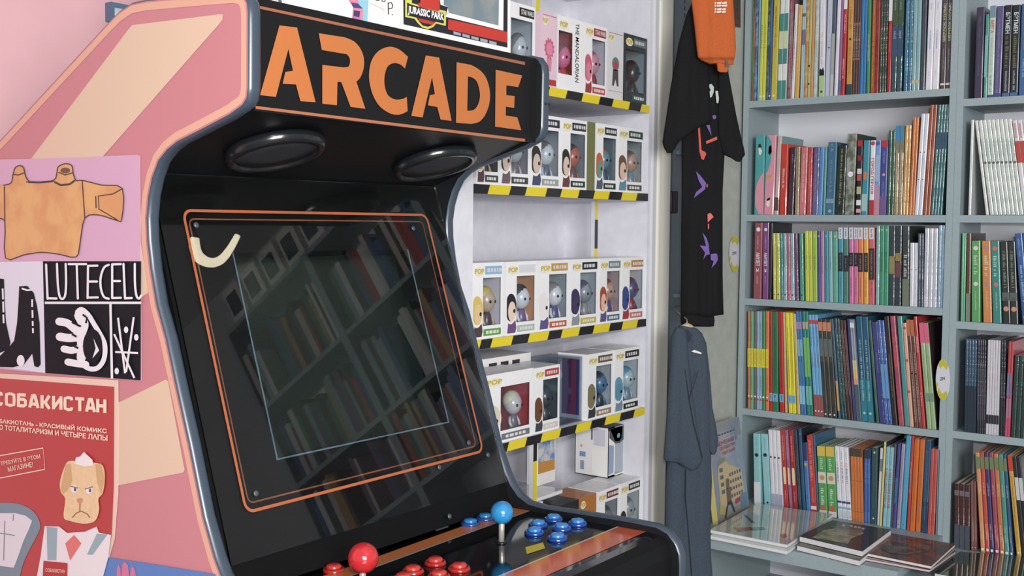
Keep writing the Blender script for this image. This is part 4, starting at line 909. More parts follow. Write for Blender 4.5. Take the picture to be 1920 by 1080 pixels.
for args in (
  ('white toy box with yellow haired print, leftmost under the marquee', 893, 937, dict(head=(196, 190, 110), hair=(190, 176, 60), doll=((214, 196, 130), (96, 60, 70)), inner=(74, 62, 84))),
  ('white toy box with pale dark haired print, second shelf', 938, 994, dict(head=(214, 190, 176), hair=(40, 44, 44), doll=((180, 184, 190), (110, 90, 100)), inner=(110, 116, 130))),
  ('white toy box with pale blue monster figure, second shelf', 995, 1051, dict(head=(210, 186, 172), hair=(50, 50, 52), doll=((190, 196, 206), (70, 76, 110)), inner=(120, 128, 140), plate=(150, 160, 160))),
  ('white toy box with moustached print and orange figure, second shelf', 1052, 1100, dict(head=(218, 190, 180), hair=(44, 40, 40), doll=((196, 90, 66), (110, 60, 60)), inner=(110, 120, 130), plate=(36, 56, 44))),
  ('white toy box with olive and purple side, beside the moustached one', 1101, 1115, dict(carton=(116, 120, 70), win=False, title=None, logo=False)),
  ('white toy box with red haired teal faced print, second shelf', 1116, 1157, dict(head=(96, 150, 136), hair=(206, 96, 66), doll=((110, 150, 160), (80, 90, 110)), inner=(110, 124, 134), plate=(36, 56, 48))),
  ('white toy box with brown haired print, right end of second shelf', 1158, 1206, dict(head=(222, 186, 164), hair=(110, 80, 60), doll=((190, 130, 100), (90, 140, 160)), inner=(150, 158, 162), title=(28, 76, 60), plate=(70, 70, 76)))):
    toy_box(args[0], G1, args[1], args[2], z+.1655, z, **{**dict(title=T1), **args[3]})
z = SZ[2]
for args in (
  ('white toy box with blond haired print and green name plate', 880, 943, dict(head=(226, 196, 140), hair=(220, 190, 90), title=(130, 180, 220), plate=(96, 160, 60), doll=((206, 176, 150), (80, 60, 66)), inner=(206, 200, 212))),
  ('white toy box with black haired print and pale green plate', 948, 1006, dict(head=(232, 206, 186), hair=(34, 36, 44), title=(214, 216, 222), plate=(166, 190, 176), doll=((222, 220, 226), (110, 70, 130)), inner=(206, 140, 90))),
  ('white toy box with white masked print and orange plate', 1009, 1066, dict(head=(232, 226, 228), title=(206, 150, 60), plate=(206, 92, 50), doll=((226, 222, 226), (90, 80, 140)), inner=(150, 156, 166))),
  ('white toy box with dark purple print and yellow plate', 1069, 1121, dict(head=(66, 52, 96), hair=(56, 48, 90), title=(34, 40, 46), plate=(196, 182, 70), doll=((150, 150, 160), (140, 146, 150)), inner=(170, 178, 186))),
  ('white toy box with red haired print and blue plate', 1123, 1164, dict(head=(226, 180, 156), hair=(170, 72, 44), title=(110, 130, 150), plate=(70, 100, 150), doll=((206, 150, 130), (90, 80, 130)), inner=(176, 150, 150))),
  ('white toy box with red and blue print, right end of third shelf', 1165, 1209, dict(head=(52, 70, 140), title=(196, 130, 60), plate=(196, 110, 96), doll=((60, 60, 120), (170, 50, 60)), inner=(190, 194, 200)))):
    toy_box(args[0], G3, args[1], args[2], z+.1635, z, **args[3])
z = SZ[3]
for args in (
  ('white toy box with pale faced print and red window', 905, 999, .155, dict(head=(226, 206, 196), hair=(214, 208, 176), title=None, plate=(110, 112, 120), doll=((206, 196, 196), (90, 90, 110)), inner=(176, 50, 66))),
  ('white toy box with brown faced print and red star title', 1001, 1049, .153, dict(head=(110, 66, 42), title=(190, 50, 50), plate=(206, 196, 190), doll=((60, 72, 84), (60, 66, 76)), inner=(70, 84, 92))),
  ('toy box with purple striped side and olive faced print', 1100, 1149, .164, dict(head=(126, 116, 80), title=(110, 80, 56), plate=(150, 124, 100), doll=((70, 120, 160), (50, 56, 64)), inner=(176, 180, 186))),
  ('white toy box with blue faced print, right end of fourth shelf', 1151, 1199, .164, dict(head=(80, 140, 176), hair=(90, 150, 180), title=(30, 34, 40), plate=(28, 32, 36), doll=((190, 206, 214), (110, 140, 160)), inner=(186, 194, 198)))):
    t = toy_box(args[0], G4, args[1], args[2], z+args[3], z, **args[4])
    if 'striped' in args[0]:
        w2 = (yof_at(args[2], z, XW-.006) - yof_at(args[1], z, XW-.006) - .001)/2
        for a, b, c in ((.012, .022, (86, 70, 150)), (-.004, .012, (196, 70, 100)), (-.03, -.004, (120, 60, 130))): MB().poly([(a, -w2-.0006, .012), (b, -w2-.0006, .012), (b, -w2-.0006, .150), (a, -w2-.0006, .150)], M(c, .5)).build('printed_side', t)
# stripe on the exposed side, acrylic case, white lids behind
ya_, yb_ = yof_at(1052, z, XW-.012), yof_at(1094, z, XW-.012)
cs_ = thing('acrylic_case', 'clear acrylic display case standing among the boxes, fourth shelf', 'display case', (XW-.065, (ya_+yb_)/2, z))
wd = yb_ - ya_; hh = .158; pf = clear_film((236, 240, 244), .03)
for nm, a, b in (('front_panel', (.046, -wd/2, .003), (.048, wd/2, hh)), ('back_panel', (-.048, -wd/2, .003), (-.046, wd/2, hh)), ('side_panel', (-.046, -wd/2, .003), (.046, -wd/2+.002, hh)), ('side_panel', (-.046, wd/2-.002, .003), (.046, wd/2, hh)), ('lid', (-.048, -wd/2, hh), (.048, wd/2, hh+.002))):
    MB().box(a, b, pf).build(nm, cs_)
MB().box((-.048, -wd/2, 0), (.048, wd/2, .003), M((90, 98, 108), .3)).build('base', cs_)
f = thing('vinyl_figure', 'pale blue figure standing in the clear acrylic case', 'figurine', (XW-.065, (ya_+yb_)/2-.01, z+.0035), 'boxed vinyl figures')
MB().lathe([(.020, 0), (.020, .004), (.012, .008), (.016, .05), (.012, .08), (.006, .09)], M((150, 180, 206), .4), 14).build('body', f); MB().ball((0, 0, .112), (.024, .026, .025), M((196, 206, 214), .35), 14, 9).build('head', f)
for i, (pa, pb, xx, zz) in enumerate(((896, 985, XW-.135, .172),)):
    ya_, yb_ = yof_at(pa, z, xx+.02), yof_at(pb, z, xx+.02)
    t = thing('toy_box', 'white toy box tucked behind the red windowed one', 'toy box', (xx-.02, (ya_+yb_)/2, z+.0003), G4)
    MB().rbox((-.055, -(yb_-ya_)/2, 0), (.055, (yb_-ya_)/2, zz), .001, CARD).build('carton', t)
    w2 = (yb_-ya_)/2
    for j in range(3): MB().box((.055, -w2+.02+j*.045, zz-.03), (.0554, -w2+.05+j*.045, zz-.012), M((60, 44, 60), .5)).build('title_band', t)
# bottom shelf: boxes in a row, flat picture books and a big white box on top of them
z = .6205; zt = .1625
for args in (
  ('black toy box with gold badge on bottom shelf behind control deck', 1040, 1084, dict(carton=(30, 30, 34), win=False, title=None)),
  ('orange toy box with yellow speech balloon badge on bottom shelf', 1085, 1117, dict(carton=(186, 112, 44), win=False, title=None)),
  ('white toy box with dark red title band on bottom shelf', 1119, 1160, dict(head=(70, 74, 76), title=(120, 44, 40), doll=((90, 92, 96), (110, 116, 150)), inner=(140, 140, 150), plate=None)),
  ('white toy box with black silhouette print, right end of bottom shelf', 1161, 1206, dict(head=(40, 40, 42), title=(46, 56, 56), doll=((160, 166, 170), (150, 150, 150)), inner=(176, 184, 186), plate=None))):
    toy_box(args[0], G5, args[1], args[2], z+zt, z, depth=.09, **args[3])
for args in ((985, 1010), (1011, 1032)):
    toy_box('white toy box hidden low behind the control deck edge' if args[0] < 1000 else 'second white toy box hidden low behind control deck', G5, *args, z+zt, z, x=XW-.02, depth=.09, win=False, title=None, logo=False)
zt2 = z + zt + .0008
def flat_book(label, x0, x1, y0, y1, z0, th, cov, rz=0, name='book', cat='book', group=None, pagecol=(228, 228, 230), rgb2=None, rough=.12, coat=.8, nscale=25, edge_=None):
    cx, cy = (x0+x1)/2, (y0+y1)/2; t = thing(name, label, cat, (cx, cy, z0), group); t.rotation_euler = (0, 0, rz)
    a, b = (x1-x0)/2, (y1-y0)/2; cv = M(cov, rough, coat=coat, rgb2=rgb2, nscale=nscale, noise=0 if rgb2 else .05)
    mb = MB().box((-a, -b, th-.0014), (a, b, th), cv).box((-a, -b, 0), (a, b, .0014), cv).box((-a, b-.0014, .0014), (a, b, th-.0014), cv); mb.build('cover', t)
    MB().box((-a+.001, -b+.0008, .0014), (a-.001, b-.0015, th-.0014), M(pagecol, .7, noise=.05, nscale=200)).build('page_block', t); return t
flat_book('flat pale picture book lying on the hidden bottom boxes', XW-.20, XW-.03, 1.92, 2.10, zt2, .014, (206, 210, 220), group='flat books in the toy cabinet')
flat_book('upper flat grey blue picture book lying inside the cabinet', XW-.21, XW-.035, 1.98, 2.19, zt2+.0145, .010, (176, 190, 206), group='flat books in the toy cabinet', rgb2=(206, 206, 206))
# small blue and orange picture card on a white stand
c0 = on(1009, 872, 'X', XW-.10); c1 = on(1038, 830, 'X', XW-.10)
t = thing('picture_box', 'small white box with blue and orange picture beside striped post', 'box', (XW-.11, (c0.y+c1.y)/2, zt2+.0245+.0003))
w2 = (c1.y-c0.y)/2+.006; h2 = .118; MB().rbox((-.02, -w2, 0), (.012, w2, h2), .001, CARD).build('carton', t)
MB().poly([(.0126, -w2+.003, .03), (.0126, w2-.004, .03), (.0126, w2-.004, .11), (.0126, -w2+.003, .11)], M((92, 140, 200), .5, rgb2=(206, 206, 200), nscale=40)).build('printed_art', t)
MB().poly([(.0129, -w2+.003, .03), (.0129, w2-.004, .03), (.0129, w2-.004, .055), (.0129, -w2+.003, .06)], M((206, 140, 60), .5)).build('printed_art', t)
# big white box turned sideways
bl = on(1140, 897, 'Z', zt2); 
ya_, yb_ = bl.y, yof_at(1199, zt2, bl.x); hB = on(1140, 803, 'X', bl.x).z - zt2
dp = bl.x - on(1078, 889, 'Y', bl.y).x
t = thing('toy_box', 'large white toy box with printed robot, standing on the bottom boxes', 'toy box', (bl.x - dp/2, (ya_+yb_)/2, zt2), G5)
wd = yb_-ya_; Lf = lambda a, b, d=.0006: Vector((dp/2+d, -wd/2+a*wd, b*hB)); Ls = lambda a, b, d=.0006: Vector((-dp/2+a*dp, -wd/2-d, b*hB))
mb = MB(); mb.box((-dp/2, -wd/2, 0), (-dp/2+.0015, wd/2, hB), CARD).box((-dp/2, -wd/2, 0), (dp/2, -wd/2+.0015, hB), CARD).box((-dp/2, wd/2-.0015, 0), (dp/2, wd/2, hB), CARD).box((-dp/2, -wd/2, 0), (dp/2, wd/2, .0015), CARD).box((-dp/2, -wd/2, hB-.0015), (dp/2, wd/2, hB), M((96, 116, 132), .5)); mb.box((dp/2-.0015, -wd/2, 0), (dp/2, -wd/2+.2*wd, hB), CARD).box((dp/2-.0015, wd/2-.07*wd, 0), (dp/2, wd/2, hB), CARD).box((dp/2-.0015, -wd/2, 0), (dp/2, wd/2, .04*hB), CARD).box((dp/2-.0015, -wd/2, .93*hB), (dp/2, wd/2, hB), CARD).box((-dp/2+.0015, -wd/2+.002, .002), (-dp/2+.002, wd/2-.002, hB-.002), M((186, 190, 194), .6)); mb.build('carton', t)
MB().box((dp/2-.001, -wd/2+.2*wd, .04*hB), (dp/2-.0004, wd/2-.07*wd, .93*hB), FILM).build('window', t)
for pts, c, nm in (([(.02, .98), (.55, .98), (.52, .72), (.35, .64), (.2, .66), (.02, .8)], (70, 72, 76), 'printed_art'), ([(.04, .97), (.42, .97), (.40, .74), (.33, .68), (.2, .7)], (160, 164, 164), 'printed_art'), ([(.6, .86), (.8, .9), (.8, .97), (.6, .95)], (60, 84, 160), 'printed_art'), ([(.84, .28), (.93, .3), (.93, .7), (.84, .68)], (110, 140, 190), 'printed_art'), ([(.82, .7), (.93, .72), (.93, .98), (.84, .95)], (196, 170, 120), 'printed_art'), ([(.01, .06), (.16, .08), (.16, .62), (.01, .66)], (140, 160, 196), 'printed_art')):
    MB().poly([Lf(a, b) for a, b in pts], M(c, .5)).build(nm, t)
MB().poly([Lf(.3+.05*math.cos(k*.5), .8+.05*math.sin(k*.5), .001) for k in range(12)], M((70, 160, 170), .4)).build('printed_art', t)
for pts, c in (([(.56, .62), (.9, .62), (.9, .95), (.56, .95)], (206, 204, 220)), ([(.5, .04), (.93, .04), (.93, .55), (.5, .55)], (240, 238, 236)), ([(.14, .36), (.32, .36), (.32, .46), (.14, .46)], (120, 150, 200)), ([(.16, .1), (.28, .1), (.28, .28), (.16, .28)], (150, 150, 190)), ([(.48, .72), (.53, .72), (.53, .94), (.48, .94)], (110, 110, 130)), ([(.16, .55), (.22, .55), (.22, .6), (.16, .6)], (220, 150, 150))):
    MB().poly([Ls(a, b) for a, b in pts], M(c, .5)).build('printed_label', t)
f = thing('vinyl_figure', 'grey robot figure inside the large white toy box', 'figurine', (bl.x-dp*.45, (ya_+yb_)/2+.01, zt2+.003), 'boxed vinyl figures')
MB().rbox((-.02, -.02, 0), (.02, .02, .05), .006, M((150, 156, 156), .35)).build('body', f); MB().ball((0, 0, .075), (.028, .03, .026), M((170, 178, 174), .3), 14, 9).build('head', f)
# ================================================================ MORE BOOKS ABOVE AND BESIDE THE FRAME (mirrored in the arcade screen)
rr = random.Random(11); FAR = MB()
PAL = [(190,60,50),(60,100,160),(210,200,190),(70,130,110),(200,150,70),(60,60,70),(120,80,120),(220,220,225),(150,170,180),(90,60,50)]
for (x0, x1, zz, nm) in ((-1.416, -.835, 2.20, 'shelf above the frame, left bookcase'), (-.796, -.214, 2.17, 'shelf above the frame, right bookcase'), (-.175, .406, 2.17, 'upper shelf of third bookcase'), (.445, 1.026, 2.17, 'upper shelf of fourth bookcase'),
                         (-.175, .406, 1.80, 'middle shelf of third bookcase'), (.445, 1.026, 1.80, 'middle shelf of fourth bookcase'), (-.175, .406, 1.487, 'lower shelf of third bookcase'), (.445, 1.026, 1.487, 'lower shelf of fourth bookcase')):
    x = x0 + .004
    while x < x1 - .04:
        wv = rr.uniform(.014, .034); hv = rr.uniform(.2, .29); c = PAL[rr.randrange(len(PAL))]
        FAR.box((x, YB+.006, zz+.0003), (x+wv-.0006, YB+.18, zz+hv), M(c, .4, coat=.3)); x += wv + (.001 if rr.random() < .93 else .09)
tag(FAR.build('book_rows'), 'rows of books outside the frame, mirrored in the arcade screen', 'books', kind='stuff')
for k in range(8):
    xx = -.10 + k*.145; t = thing('toy_box', f'white toy box on bookcase tops outside the frame, {ordinal(k+1)} from left', 'toy box', (xx, YB+.06, 2.5605), 'toy boxes on top of the bookcases')
    MB().rbox((-.058, -.045, 0), (.058, .045, .163), .001, CARD).build('carton', t); MB().box((-.03, -.0458, .03), (.045, -.0452, .13), M((70, 76, 90), .3)).build('window', t)
# unseen lamp tube, shaped as an arc to mirror as a U in the glass
def mirrored(px, py, dist):
    g = BZ.at(px, py, .005); d = (g - EYE).normalized(); return g + (d - tn * 2 * d.dot(tn)) * dist
lpts = [mirrored(px, py, 2.15) for px, py in curve([(366, 446), (365, 464), (374, 482), (393, 492), (413, 488), (431, 468), (446, 441)], n=5)]
lc = lpts[len(lpts)//2].copy()
lp = thing('arc_lamp', 'curved lamp tube hung high outside the frame, mirrored in the arcade glass', 'lamp', lc)
lampm = M((255, 240, 204), .5, emit=17, name='lamp_tube')
mb = MB(); seg = 10; nn = len(lpts); v = []; f = []
for i, p in enumerate(lpts):
    tg = (lpts[min(i+1, nn-1)] - lpts[max(i-1, 0)]).normalized(); u = tg.orthogonal().normalized(); q_ = tg.cross(u)
    u = tg.cross(Vector((0, 0, 1))).normalized(); q_ = tg.cross(u).normalized(); r_ = .020 - .010 * (i/(nn-1))**1.5
    if i < 4: r_ *= .75 + i*.06
    for k in range(seg): a_ = 2*math.pi*k/seg; v.append(p + (u*math.cos(a_) + q_*math.sin(a_))*r_)
for i in range(nn-1):
    for k in range(seg): f.append((i*seg+k, i*seg+(k+1) % seg, (i+1)*seg+(k+1) % seg, (i+1)*seg+k))
f += [list(range(seg))[::-1], [(nn-1)*seg+k for k in range(seg)]]
mb.add(v, f, lampm, True); keep(mb.build('light_tube'), lp)
MB().tube([(0, 0, .01), (0, 0, 2.9 - lc.z)], .004, INK, 6).build('cord', lp)

# ================================================================ BOXES ON TOP OF THE ARCADE MACHINE
zt_ = 1.7392; G9 = 'boxes on top of the arcade machine'
XT = -1.132
def top_box(label, px0, px1, h, nm, dep=.1):
    a, b = on(px0, 20, 'X', XT).y, on(px1, 60, 'X', XT).y
    t = thing(nm, label, 'box', (XT-dep/2, (a+b)/2, zt_), G9); w_ = (b-a)-.001
    MB().rbox((-dep/2, -w_/2, 0), (dep/2, w_/2, h), .001, CARD).build('carton', t)
    pl_ = Plane((XT, 0, 0), (1, 0, 0)); return t, pl_, Vector(t.location)
def kid(mb, nm, t, **k): o = mb.build(nm, **k); return keep(o, t)
t, P9, _ = top_box('white box with purple lamp picture and handwritten word on top of arcade', 474, 743, .22, 'cardboard_box')
c9 = Crop(P9, 470, 0, 6.62)
for pts, col in (([(1215,0),(1340,0),(1345,50),(1240,40)], (214, 110, 150)), ([(1240,30),(1340,45),(1400,110),(1275,95)], (70, 64, 120)), ([(1335,0),(1465,0),(1445,330),(1385,320),(1395,110),(1340,50)], (130, 190, 210)), ([(1270,95),(1395,115),(1385,300),(1255,275)], (220, 120, 150)), ([(1280,125),(1360,140),(1350,215),(1275,200)], (60, 56, 104)), ([(1255,275),(1385,300),(1350,220),(1270,200)], (170, 110, 180))):
    mb = MB(); c9.poly(mb, pts, M(col, .5), .0009); kid(mb, 'printed_picture', t)
mb = MB(); c9.ell(mb, 285, 20, 105, 55, M((84, 92, 116), .5), .0009); kid(mb, 'printed_picture', t); mb = MB(); c9.ell(mb, 300, 15, 45, 28, M((206, 190, 186), .5), .0012); kid(mb, 'printed_picture', t)
mb = MB(); c9.stroke(mb, [(1480, 40), (1570, 75), (1665, 125)], 6, M((214, 150, 140), .5), .0009)
for pts, cl in (([(1550, -30), (1600, -25), (1595, 5), (1555, 0)], True), ([(1640, -25), (1630, 15), (1665, 20), (1675, -20)], False), ([(1708, 30), (1712, 180)], False), ([(1710, 40), (1745, 30), (1765, 65), (1755, 100), (1715, 110)], False)):
    c9.stroke(mb, pts, 13, M((60, 50, 30), .5), .0009, cl)
c9.ell(mb, 1760, 180, 8, 8, M((110, 110, 110), .5), .0009); kid(mb, 'handwriting', t, kind='stuff')
t, P9, _ = top_box('white window box with yellow outlined dinosaur film logo and red band', 745.5, 957, .24, 'toy_box', .12); t['category'] = 'toy box'
cj = Crop(P9, 740, 0, 8.348); kb, kr, ky = M((30, 32, 40), .4), M((198, 50, 38), .45), M((206, 206, 84), .45)
def jp(pts, m, nm, off): mb = MB(); cj.poly(mb, pts, m, off); kid(mb, nm, t)
jp([(135, -60), (1770, -60), (1765, 745), (140, 380)], kb, 'printed_border', .0006)
jp([(700, -60), (1705, -60), (1700, 480), (800, 262), (835, 110), (720, 75)], CARD, 'window_frame', .0009)
jp([(770, -60), (1635, -60), (1625, 400), (845, 200), (830, 100), (765, 80)], M((132, 140, 140), .08, coat=.6, rgb2=(110, 130, 140), nscale=25), 'window', .0012)
jp([(840, 300), (1765, 500), (1760, 670), (835, 460)], kr, 'red_band', .0009)
mb = MB()
for k in range(5):
    x = 920 + k*140; y = 490 + k*36; cj.poly(mb, [(x, y), (x+115, y+28), (x+115, y+72), (x, y+44)], M((150, 160, 176), .5), .0012)
kid(mb, 'small_lettering', t, kind='stuff')
jp([(165, -60), (270, -60), (270, 50), (700, 150), (805, 175), (800, 405), (650, 368), (600, 425), (520, 455), (430, 430), (360, 360), (310, 295), (165, 265)], ky, 'logo_outline', .0013)
jp([(195, 40), (255, 70), (690, 190), (775, 205), (770, 370), (640, 340), (580, 400), (520, 420), (440, 400), (390, 345), (340, 275), (195, 240)], kb, 'logo_field', .0016)
jp([(350, 70), (400, 40), (410, -60), (700, -60), (705, 130), (690, 180), (400, 110)], kr, 'logo_emblem', .0017); jp([(370, 285), (640, 350), (590, 395), (520, 370), (450, 360), (390, 330)], kr, 'logo_emblem', .0018)
mb = MB(); cj.text(mb, 'JURASSIC PARK', (205, 235), (770, 355), (212, 85), M((236, 230, 236), .5), .0022, .035); kid(mb, 'logo_lettering', t, kind='stuff')

# ================================================================ POSTERS ON THE ARCADE SIDE
def poster(label, cat_, quad, col, nm='poster', y=YL-.0016):
    v = [on(px, py, 'Y', y) for px, py in quad]; c = sum(v, Vector())/len(v)
    t = thing(nm, label, cat_, (c.x, y, min(p.z for p in v)))
    n = len(v); mb = MB(); vv = v + [p + Vector((0, .0006, 0)) for p in v]
    mb.add(vv, [list(range(n)), list(range(n, 2*n))[::-1]] + [(i, n+i, n+(i+1) % n, (i+1) % n) for i in range(n)], M(col, .4, coat=.25)); kid(mb, 'paper', t)
    return t, Plane((0, y, 0), (0, -1, 0))
t, PP = poster('pink and black poster of a jumper, boots and a hand on arcade side', 'poster', [(-40, 300), (130, 296), (258, 290), (262, 292), (265, 714), (84, 700), (-40, 688)], (206, 160, 190))
cp = Crop(PP, 0, 280, 2.4533); wht = M((226, 226, 232), .45); blk = M((16, 24, 30), .6, spec=.15); ln = M((70, 44, 40), .5)
def pp(pts, m, nm='printed_panel', off=.0005): mb = MB(); cp.poly(mb, pts, m, off); kid(mb, nm, t)
pp([(-90, 519), (197, 515), (208, 1028), (-90, 990)], M((212, 214, 228), .45)); pp([(197, 515), (649, 515), (647, 1063), (208, 1029)], blk)
jum = [(-30, 175), (15, 165), (50, 155), (60, 115), (70, 85), (90, 75), (108, 85), (120, 130), (150, 152), (245, 143), (262, 105), (268, 80), (300, 66), (330, 75), (336, 110), (350, 143), (380, 143), (470, 165), (562, 180), (560, 320), (535, 326), (455, 302), (390, 316), (368, 430), (350, 495), (270, 482), (190, 474), (110, 485), (25, 500), (22, 330), (-30, 328)]
pp(curve(jum, True, 3), M((214, 150, 92), .5, rgb2=(222, 168, 104), nscale=22), 'printed_jumper', .0008)
def pk(strokes, wd, m, nm, off=.0011):
    mb = MB()
    for s in strokes: cp.stroke(mb, s, wd, m, off)
    kid(mb, nm, t, kind='stuff')
pk([curve(jum[1:], False, 3), [(378, 145), (390, 316)], [(20, 170), (22, 330)], [(560, 182), (520, 205), (452, 215), (455, 275), (540, 325)], [(440, 215), (442, 270)], [(60, 115), (85, 118), (110, 108)], [(268, 105), (300, 118), (334, 108)], [(120, 150), (180, 152), (250, 146)]], 5, ln, 'ink_lines')
pk([[(250, 150), (280, 165), (320, 160), (345, 143)], [(130, 150), (180, 152), (240, 147)]], 9, M((60, 50, 60), .5), 'ink_shadow', .0012)
mb = MB(); cp.ell(mb, 300, 97, 22, 13, M((110, 74, 60), .5), .0012); kid(mb, 'ink_shadow', t)
pp([(88, 630), (125, 628), (155, 660), (170, 720), (182, 800), (187, 990), (175, 1003), (158, 998), (148, 940), (110, 990), (60, 1003), (-30, 1000), (-30, 980), (45, 905), (65, 880), (78, 800), (85, 700)], blk, 'printed_boot', .0008)
pp([(-60, 585), (18, 597), (22, 720), (28, 800), (48, 890), (40, 920), (-60, 960)], blk, 'printed_boot', .0009)
pk([[(100, 640), (125, 648), (150, 645)], [(148, 690), (148, 725)], [(149, 740), (150, 775)], [(150, 790), (151, 812)], [(151, 822), (152, 845)], [(12, 640), (14, 690)], [(14, 700), (16, 750)], [(15, 760), (17, 800)]], 8, wht, 'ink_stitches')
mb = MB(); cp.ell(mb, 95, 972, 18, 26, wht, .0012); kid(mb, 'ink_shine', t)
mb = MB()
for q_ in ([(212, 530), (219, 687)], [(219, 685), (260, 686)], [(262, 527), (266, 620), (274, 675), (287, 688), (300, 670), (304, 610), (302, 527)], [(316, 528), (396, 528)], [(353, 530), (358, 686)], [(448, 535), (405, 536)], [(405, 536), (403, 684)], [(403, 682), (450, 681)], [(404, 608), (446, 608)], [(500, 531), (478, 545), (463, 590), (464, 640), (478, 678), (500, 687)], [(556, 528), (516, 529)], [(516, 529), (516, 684)], [(516, 684), (556, 683)], [(517, 606), (552, 606)], [(568, 527), (575, 686)], [(575, 685), (606, 684)], [(620, 527), (621, 620), (628, 674), (640, 686), (650, 672)]): cp.brush(mb, q_, 10, wht, .0011)
kid(mb, 'brush_lettering', t, kind='stuff')
pk([[(206, 706), (649, 706)], [(508, 712), (515, 1055)]], 11, wht, 'panel_line')
for s, w_ in (([(272, 792), (310, 800), (350, 832)], 36), ([(275, 862), (320, 868), (365, 862)], 38), ([(294, 918), (330, 925), (365, 915)], 32), ([(312, 978), (350, 985), (395, 990)], 32), ([(356, 748), (375, 736), (405, 760), (430, 800), (460, 850), (482, 900), (478, 965), (450, 1005), (415, 1010), (385, 995)], 22), ([(362, 765), (382, 810), (372, 860), (376, 900), (374, 960)], 42), ([(370, 760), (390, 800), (385, 830)], 34)):
    mb = MB(); cp.brush(mb, s, w_, wht, .0009); kid(mb, 'printed_hand', t, kind='stuff')
mb = MB(); cp.ell(mb, 426, 905, 45, 78, blk, .0012); kid(mb, 'printed_palm', t)
pp([(430, 870), (456, 925), (425, 962), (440, 915)], wht, 'printed_smile', .0014)
pk([[(330, 795), (372, 815)], [(330, 850), (352, 862)], [(340, 905), (360, 915)], [(380, 760), (400, 775), (395, 800)]], 9, blk, 'ink_creases', .0014)
pk([[(543, 775), (575, 1030)], [(615, 772), (580, 1025)], [(525, 850), (618, 1052)], [(530, 932), (635, 937)]], 9, wht, 'ink_sketch')
for p in ((580, 830), (627, 865), (537, 1020)): mb = MB(); cp.ell(mb, *p, 10, 15, wht, .0011); kid(mb, 'ink_dot', t)
t, PP = poster('red comic poster with a dog in a paper hat and cream block title', 'poster', [(-40, 698), (221, 713), (222, 800), (221, 925), (214, 1012), (204, 1046), (190, 1078), (-40, 1130)], (226, 196, 176), y=YL-.0018)
cp = Crop(PP, 0, 680, 2.7); cream_ = M((236, 214, 190), .5)
pp([(-90, 72), (578, 122), (576, 620), (566, 860), (548, 985), (500, 1120), (-90, 1180)], M((186, 42, 40), .4, coat=.25), 'printed_field')
GL = {'С': [[(.86, .24), (.80, .08), (.5, .04), (.14, .12), (.12, .5), (.14, .88), (.5, .96), (.80, .92), (.86, .76)]], 'О': [[(.5, .05), (.14, .12), (.12, .5), (.14, .88), (.5, .95), (.86, .88), (.88, .5), (.86, .12), (.5, .05)]],
      'Б': [[(.9, .08), (.16, .08)], [(.16, .0), (.16, 1)], [(.16, .42), (.7, .42), (.86, .5), (.86, .85), (.7, .92), (.16, .92)]], 'А': [[(.12, 1), (.42, 0)], [(.58, 0), (.9, 1)], [(.4, .06), (.6, .06)], [(.25, .72), (.76, .72)]], 'К': [[(.15, 0), (.15, 1)], [(.2, .52), (.5, .48), (.86, 0)], [(.4, .48), (.88, 1)]],
      'И': [[(.14, 0), (.14, 1)], [(.86, 0), (.86, 1)], [(.16, .88), (.84, .14)]], 'Т': [[(.02, .08), (.98, .08)], [(.5, .08), (.5, 1)]], 'Н': [[(.14, 0), (.14, 1)], [(.86, 0), (.86, 1)], [(.14, .5), (.86, .5)]]}
mb = MB(); xs = [-36, 26, 86, 144, 205, 264, 323, 380, 432, 488]; ws = [52, 52, 50, 54, 52, 52, 48, 48, 52, 50]
for ch, x_, w_ in zip('СОБАКИСТАН', xs, ws):
    top = 148 + (x_ + 30) * .068; hgt = 66 + x_*.004
    for st in GL[ch]: cp.stroke(mb, [(x_ + a_*w_, top + b_*hgt + a_*w_*.068) for a_, b_ in st], 16, cream_, .0009)
kid(mb, 'title_lettering', t, kind='stuff')
mb = MB(); cp.text(mb, '«СОБАКИСТАН» - КРАСИВЫЙ КОМИКС', (-60, 300), (541, 358), (-60, 274), cream_, .0009, .03); cp.text(mb, 'ПРО ТОТАЛИТАРИЗМ И ЧЕТЫРЕ ЛАПЫ', (-40, 335), (544, 396), (-40, 310), cream_, .0009, .03); kid(mb, 'small_lettering', t, kind='stuff')
mb = MB(); cp.stroke(mb, [(-80, 485), (218, 432), (227, 540), (-80, 600)], 5, cream_, .0009, True); kid(mb, 'stamp_frame', t)
mb = MB(); cp.text(mb, 'ТРЕБУЙТЕ В ЭТОМ', (5, 521), (205, 484), (1, 496), cream_, .0009, .01); cp.text(mb, 'МАГАЗИНЕ!', (42, 553), (168, 527), (38, 528), cream_, .0009, .01); kid(mb, 'stamp_lettering', t, kind='stuff')
pp(curve([(-60, 712), (10, 709), (70, 711), (130, 727), (180, 765), (204, 825), (185, 880), (150, 945), (120, 1010), (98, 1090)], False, 4) + [(-60, 1090)], M((112, 140, 154), .5), 'printed_scale'); pp([(-60, 762), (80, 762), (130, 775), (162, 800), (148, 840), (120, 900), (90, 985), (70, 1038), (-60, 1020)], M((216, 214, 222), .5), 'printed_dial', .0008)
pk([[(24, 800), (18, 1000)], [(-20, 860), (75, 875)], [(68, 768), (66, 800)]], 4, M((110, 120, 130), .5), 'dial_marks')
pp([(185, 1090), (205, 985), (226, 828), (300, 830), (340, 862), (430, 856), (490, 830), (500, 860), (562, 872), (548, 985), (520, 1090)], M((226, 220, 224), .5), 'printed_shirt', .0008)
pp([(236, 830), (290, 836), (285, 1000), (240, 1000)], M((140, 170, 180), .5), 'printed_apron', .0010); pp([(490, 866), (545, 868), (470, 972), (440, 972)], M((140, 170, 180), .5), 'printed_apron', .0010)
